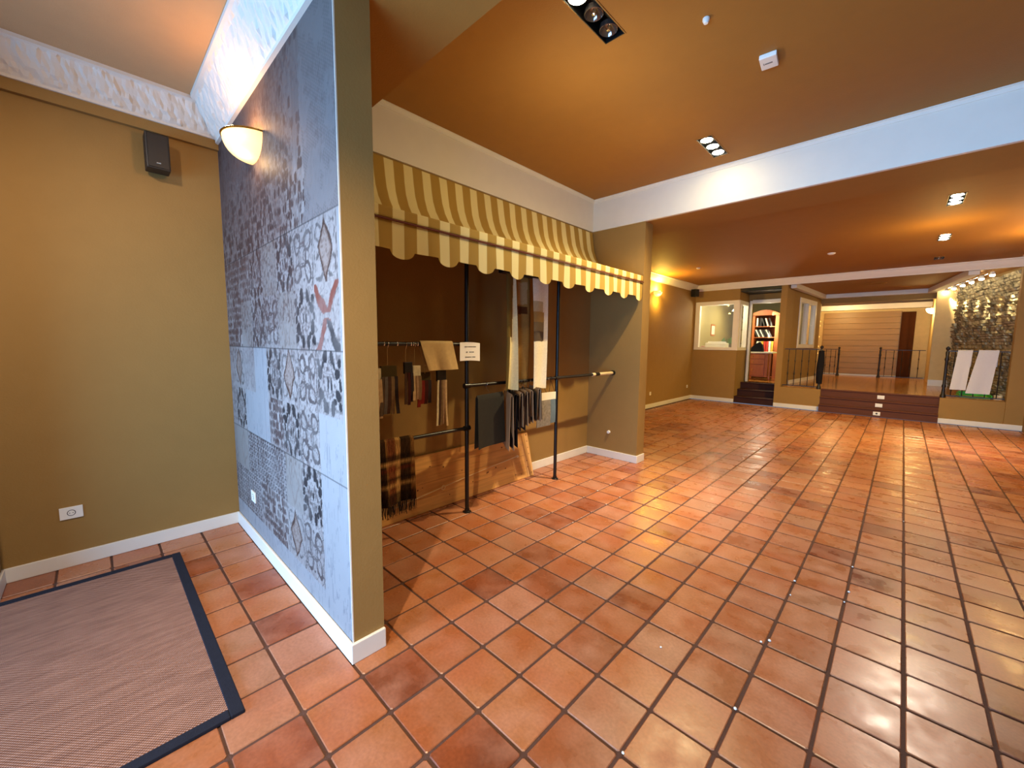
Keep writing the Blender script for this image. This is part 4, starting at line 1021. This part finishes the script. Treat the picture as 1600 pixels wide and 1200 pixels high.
# ---- iron railings
def newel(b, x, y, z0, h, r_=.028):
    b.lathe([(r_*1.5, 0), (r_*1.5, .05), (r_, .08), (r_*.8, .2), (r_*1.2, .24), (r_*.8, .28), (r_*.8, h-.22), (r_*1.2, h-.18), (r_*.8, h-.13), (r_, h-.03), (r_*.5, h), (r_*1.1, h+.03), (r_*1.1, h+.06), (0, h+.09)], 12, (x, y, z0))
def railing(nm, p0, p1, z0, h, n, newels, label, low=.05):
    p0 = Vector(p0); p1 = Vector(p1); r = root(nm, ((p0.x+p1.x)/2, (p0.y+p1.y)/2, z0), label, 'railing')
    P = lambda t, z: Vector((p0.x+(p1.x-p0.x)*t, p0.y+(p1.y-p0.y)*t, z))
    MB().box(min(p0.x, p1.x), max(p0.x, p1.x), p0.y-.018, p0.y+.018, z0+h-.02, z0+h).build('handrail', 'iron', r)
    MB().box(min(p0.x, p1.x), max(p0.x, p1.x), p0.y-.012, p0.y+.012, z0+low-.01, z0+low+.008).build('bottom_rail', 'iron', r)
    for k in range(n):
        q_ = P((k+.7)/(n+.4), z0+low); b = MB()
        b.lathe([(.008, 0), (.008, .25), (.016, .30), (.008, .35), (.008, h*.6), (.015, h*.64), (.008, h*.68), (.008, h-low-.02)], 8, tuple(q_)); b.build('baluster', 'iron', r)
    for t in newels:
        q_ = P(t, z0); b = MB(); newel(b, q_.x, q_.y, z0, h, .03 if len(newels) else .02); b.build('newel_post', 'iron', r, smooth=True)
    return r
railing('iron_railing', (-.72, 11.15), (.03, 11.15), ZP-.012, .97, 5, [1.0], 'black wrought iron railing left of the wide steps')
railing('iron_railing', (2.10, 11.15), (2.92, 11.15), ZP-.012, .97, 5, [0], 'black wrought iron railing with two white cloths at the right')
railing('iron_railing', (-.62, 17.1), (-.17, 17.1), ZP, .93, 3, [1.0], 'small distant iron railing left of the gap at the back')
railing('iron_railing', (.9, 17.1), (1.95, 17.1), ZP, .93, 5, [0], 'wider distant iron railing right of the gap at the back')
# dark coat-like bundle on the left newel
def bund(u, v):
    a = u*2*math.pi; rr = .05+.02*math.sin(v*3)+.006*math.sin(3*a+v*6); return (.03+rr*math.cos(a), 11.15+rr*.8*math.sin(a), 1.45-.80*v)
o = MB().sheet(bund, 20, 16, .004).build('dark_cloth', 'blk', None, smooth=True); tag(o, 'dark cloth hanging down over the newel post left of the steps', 'cloth')
M['wcloth'] = cloth('white_cotton', (205, 206, 214), .02)
def rc(ya, x0t, x1t, x0b, x1b, zb, label):
    def fn(u, v):
        L = 1.5-zb; tot = L+.35+.03; s = v*tot
        if s < L: y_, z_, k = 11.12, zb+s, 1-s/L
        elif s < L+.06: y_, z_, k = 11.12+(s-L), 1.505, 0
        else: y_, z_, k = 11.18, 1.5-(s-L-.06), 0
        xx = (x0t+(x1t-x0t)*u)*(1-k)+(x0b+(x1b-x0b)*u)*k
        return (xx, y_-.012*k*math.sin(u*7)-.01*k, z_)
    o = MB().sheet(fn, 12, 24, .004).build('white_cloth', 'wcloth', None, smooth=True); return tag(o, label, 'cloth')
rc(0, 2.24, 2.44, 2.18, 2.40, .70, 'narrow white cloth draped over the right railing, left of two')
rc(0, 2.52, 2.78, 2.40, 2.72, .64, 'wider white cloth draped over the right railing, right of two')
r = root('plastic_tray', (2.55, 11.75, ZP), 'bright green plastic tray on the raised floor behind the white cloths', 'tray')
MB().prism([(2.36,11.38),(2.76,11.34),(2.80,11.9),(2.32,11.95)], 2, ZP+.002, ZP+.012).build('base', 'lime', r)
b = MB(); b.box(2.34, 2.36, 11.36, 11.95, ZP+.012, ZP+.07); b.box(2.36, 2.78, 11.9, 11.95, ZP+.012, ZP+.09); b.box(2.77, 2.79, 11.36, 11.9, ZP+.012, ZP+.07); b.build('rim', 'green', r)
r = root('round_tin', (2.86, 11.30, ZP), 'small round pale tin at the right end of the railing', 'tin')
MB().lathe([(0, .0), (.055, .0), (.06, .01), (.06, .08), (0, .08)], 20, (2.86, 11.33, ZP)).build('body', 'rodwhite', r, smooth=True)
MB().lathe([(.062, .075), (.062, .09), (0, .094)], 20, (2.86, 11.33, ZP)).build('lid', 'whitecard', r, smooth=True)

# ---- spotlights over the stone wall
r = root('spotlight_bar', (2.4, 12.9, 3.05), 'row of six small spotlights washing the stone wall', 'spotlights')
pA, pB = Vector((2.11, 14.39, 3.0)), Vector((2.60, 11.5, 3.0))
MB().tube([tuple(pA+Vector((0,0,.06))), tuple(pB+Vector((0,0,.06)))], .012, 8).build('bar', 'chrome', r)
for t in (0, .22, .43, .62, .81, 1):
    p = pA+(pB-pA)*t
    h_ = MB().cyl(p+Vector((0,0,.06)), p+Vector((0,0,0)), .03, 12, .045).build('spot_head', 'plastic', r, smooth=True)
    b = MB().lathe([(0, -.03), (.03, -.02), (.042, 0), (.02, .012), (0, .012)], 12, tuple(p+Vector((0,0,-.01)))); b.build('lit_lamp', 'bulb', h_, smooth=True)
    tg = p+Vector((-sn.x, -sn.y, 0)).normalized()*.5+Vector((0, 0, -1.0))
    light('SPOT', 'wall_wash_light', p+Vector((0, 0, -.10))+Vector((-sn.x, -sn.y, 0))*.06, 190, (1, .82, .46), aim=tg, size=.02, angle=.62, blend=.9)

# ---- office contents
r = root('bookcase', (-1.75, 13.9, ZP), 'orange wooden bookcase with arched top seen through the office doorway', 'bookcase')
X0, X1, Yb, Yf, Zt = -2.12, -1.36, 14.0, 13.65, 2.5
MB().box(X0, X0+.1, Yf, Yb, ZP, Zt).build('side_panel', 'orangewood', r); MB().box(X1-.1, X1, Yf, Yb, ZP, Zt).build('side_panel', 'orangewood', r)
MB().box(X0+.1, X1-.1, Yb-.02, Yb, ZP, Zt).build('back_panel', 'browndoor', r)
for z in (ZP+.05, 1.36, 1.82, 2.16): MB().box(X0+.1, X1-.1, Yf+.02, Yb-.02, z-.02, z).build('shelf', 'orangewood', r)
arc = [(X0-.02, Zt), (X1+.02, Zt)]+[(X1+.02-(X1-X0+.04)*t, Zt+.04+.13*math.sin(math.pi*t)) for t in [i/14 for i in range(15)]]
MB().prism([(p[0], p[1]) for p in arc], 1, Yf-.03, Yb).build('arched_top', 'orangewood', r)
bcol = {'w': (225, 220, 205), 'k': (30, 28, 26), 'r': (190, 50, 30), 'y': (225, 170, 50), 'o': (200, 120, 40)}
for k, v in bcol.items(): M['book'+k] = mat('binder_'+k, v, .5)
def book(x, w_, z, h, m, lean_, label, g):
    o = MB().box(-w_/2, w_/2, -.11, .11, 0, h).build('book' if g[0] == 'b' else 'ring_binder', M['book'+m], None, bevel=.002); o.location = (x, 13.80, z+.001); o.rotation_euler = (0, lean_, 0)
    return tag(o, label, 'book' if g[0] == 'b' else 'binder', g)
for k, m in enumerate('kwkwkkwk'): book(-1.93+k*.055, .035, 1.82, .26, m, -.45, 'slanted thin %s book, %s from the left on the middle shelf' % ('white' if m == 'w' else 'black', od[k]), 'books leaning on the middle shelf')
for k, m in enumerate('wwyrrwy'): book(-1.92+k*.068, .055, 1.36, .33, 'w' if m == 'w' else m, 0, 'upright %s ring binder, %s from the left on the lower bookcase shelf' % (dict(w='white', r='red', y='yellow')[m], od[k]), 'ring binders on the lower shelf')
for k, m in enumerate('wkkwk'): book(-1.96+k*.1, .04, 2.16, .26, m, -.3 if k > 1 else 0, '%s book on the top bookcase shelf, %s from the left' % ('white' if m == 'w' else 'black', od[k]), 'books on the top shelf')
r = root('desk', (-1.62, 12.95, ZP), 'red brown wooden desk with drawers and pale top inside the office doorway', 'desk')
MB().box(-2.3, -1.3, 12.75, 13.3, 1.33, 1.37).build('desktop', 'whitecard', r)
MB().box(-2.25, -1.42, 12.82, 13.27, ZP+.1, 1.33).build('carcass', 'orangewood', r)
for z0, z1 in ((.66,.98),(1.0,1.14),(1.16,1.30)): 
    d_ = MB().box(-2.1, -1.5, 12.80, 12.82, z0, z1).build('drawer', 'orangewood', r, bevel=.004); MB().cyl((-1.8, 12.78, (z0+z1)/2), (-1.8, 12.80, (z0+z1)/2), .015, 8).build('knob', 'brass', d_)
for x in (-2.2, -1.36): 
    MB().lathe([(.02, 0), (.035, .05), (.02, .12), (.03, .4), (.022, .6), (.03, .8)], 10, (x, 12.8, ZP)).build('leg', 'orangewood', r, smooth=True)
r = root('handbag', (-1.75, 12.9, 1.372), 'black bag standing on the desk in the office', 'bag')
MB().prism([(-1.93,1.372),(-1.55,1.372),(-1.60,1.58),(-1.68,1.66),(-1.78,1.60),(-1.88,1.5)], 1, 12.84, 12.98).build('body', 'blk', r, bevel=.01)
MB().tube([Vector((-1.72+.06*math.cos(a), 12.91, 1.62+.09*math.sin(a))) for a in [i*math.pi/8 for i in range(9)]], .008, 6).build('handle', 'blk', r)
# behind the office window
r = root('counter', (-2.4, 11.5, ZP), 'white office counter behind the interior window', 'counter')
MB().box(-2.9, -1.95, 11.25, 11.8, 1.40, 1.44).build('worktop', 'whitecard', r); MB().box(-2.88, -2.0, 11.75, 11.78, ZP, 1.40).build('back_panel', 'white', r)
r = root('printer', (-2.45, 11.5, 1.44), 'white printer behind the office window glass', 'printer')
MB().box(-2.72, -2.18, 11.35, 11.7, 1.441, 1.62).build('case', 'plastic', r, bevel=.02); MB().box(-2.66, -2.24, 11.40, 11.66, 1.62, 1.66).build('lid', 'plastic', r, bevel=.01); MB().box(-2.62, -2.3, 11.345, 11.352, 1.47, 1.5).build('paper_slot', 'darkhole', r)
o = MB().box(-2.84, -2.76, 11.4, 11.5, 1.441, 1.53).build('pink_box', mat('pink_card', (220, 150, 150)), None, bevel=.004); tag(o, 'small pink box left of the printer behind the office window', 'box')
r = root('potted_plant', (-2.2, 12.1, 1.44), 'small green leafy plant behind the printer in the office', 'plant')
MB().lathe([(.05, 0), (.07, .14), (.06, .14), (0, .12)], 12, (-2.25, 11.74, 1.442)).build('pot', 'darkhole', r, smooth=True)
b = MB()
for k in range(34):
    a = random.uniform(0, 6.28); L = random.uniform(.12, .26); up = random.uniform(.05, .22); c0 = Vector((-2.25, 11.74, 1.57)); d = Vector((math.cos(a), .5*math.sin(a), 0)); sd_ = Vector((-d.y, d.x, 0))*.012
    p1 = c0+d*L*.5+Vector((0, 0, up)); p2 = c0+d*L+Vector((0, 0, up*.6)); b.add([c0, p1+sd_, p2, p1-sd_], [(0,1,2),(0,2,3)])
o = b.build('foliage', 'leaf', r); o['kind'] = 'stuff'
r = root('picture_frame', (-2.92, 13.0, 2.0), 'small bright picture on the office wall seen through the window', 'picture')
MB().box(-2.93, -2.915, 12.4, 12.75, 1.85, 2.2).build('frame', 'orangewood', r); MB().box(-2.915, -2.912, 12.44, 12.71, 1.89, 2.16).build('print', 'bookw', r)
r = root('reflected_lamp', (-2.15, 12.2, 2.55), 'yellow reflection of a light fixture, built as a hanging lamp at the office window top', 'lamp')  # stands in for a light fixture reflected in the glass
MB().lathe([(.02, .12), (.05, .1), (.1, .03), (.12, 0), (.1, 0), (.04, .09)], 16, (-2.15, 12.1, 2.55)).build('lamp_shade', 'shadebot', r, smooth=True)
MB().cyl((-2.15, 12.1, 2.65), (-2.15, 12.1, 2.98), .006, 6).build('cord', 'black', r)
r = root('office_cabinet', (-2.3, 14.2, ZP), 'dark brown open shelf unit deep inside the office', 'shelf')
for x in (-2.62, -2.25): MB().box(x, x+.03, 13.9, 14.2, ZP, 2.5).build('side_panel', 'browndoor', r)
for z in (ZP+.1, 1.1, 1.6, 2.05, 2.47): MB().box(-2.62, -2.22, 13.9, 14.2, z, z+.03).build('shelf', 'browndoor', r)
# string of small lights at the left jamb in the back room
r = root('light_string', (-.9, 17.3, 2.0), 'small round warm lights hanging in a column at the left of the back room', 'lights')
MB().tube([(-.86, 17.5, 2.8), (-.86, 17.5, 1.1)], .004, 6).build('cable', 'black', r)
for z in (2.45, 2.3, 1.9, 1.55, 1.3): MB().lathe([(0, -.06), (.045, -.03), (.06, 0), (.045, .03), (0, .06)], 12, (-.86, 17.5, z)).build('globe', 'shade', r, smooth=True)
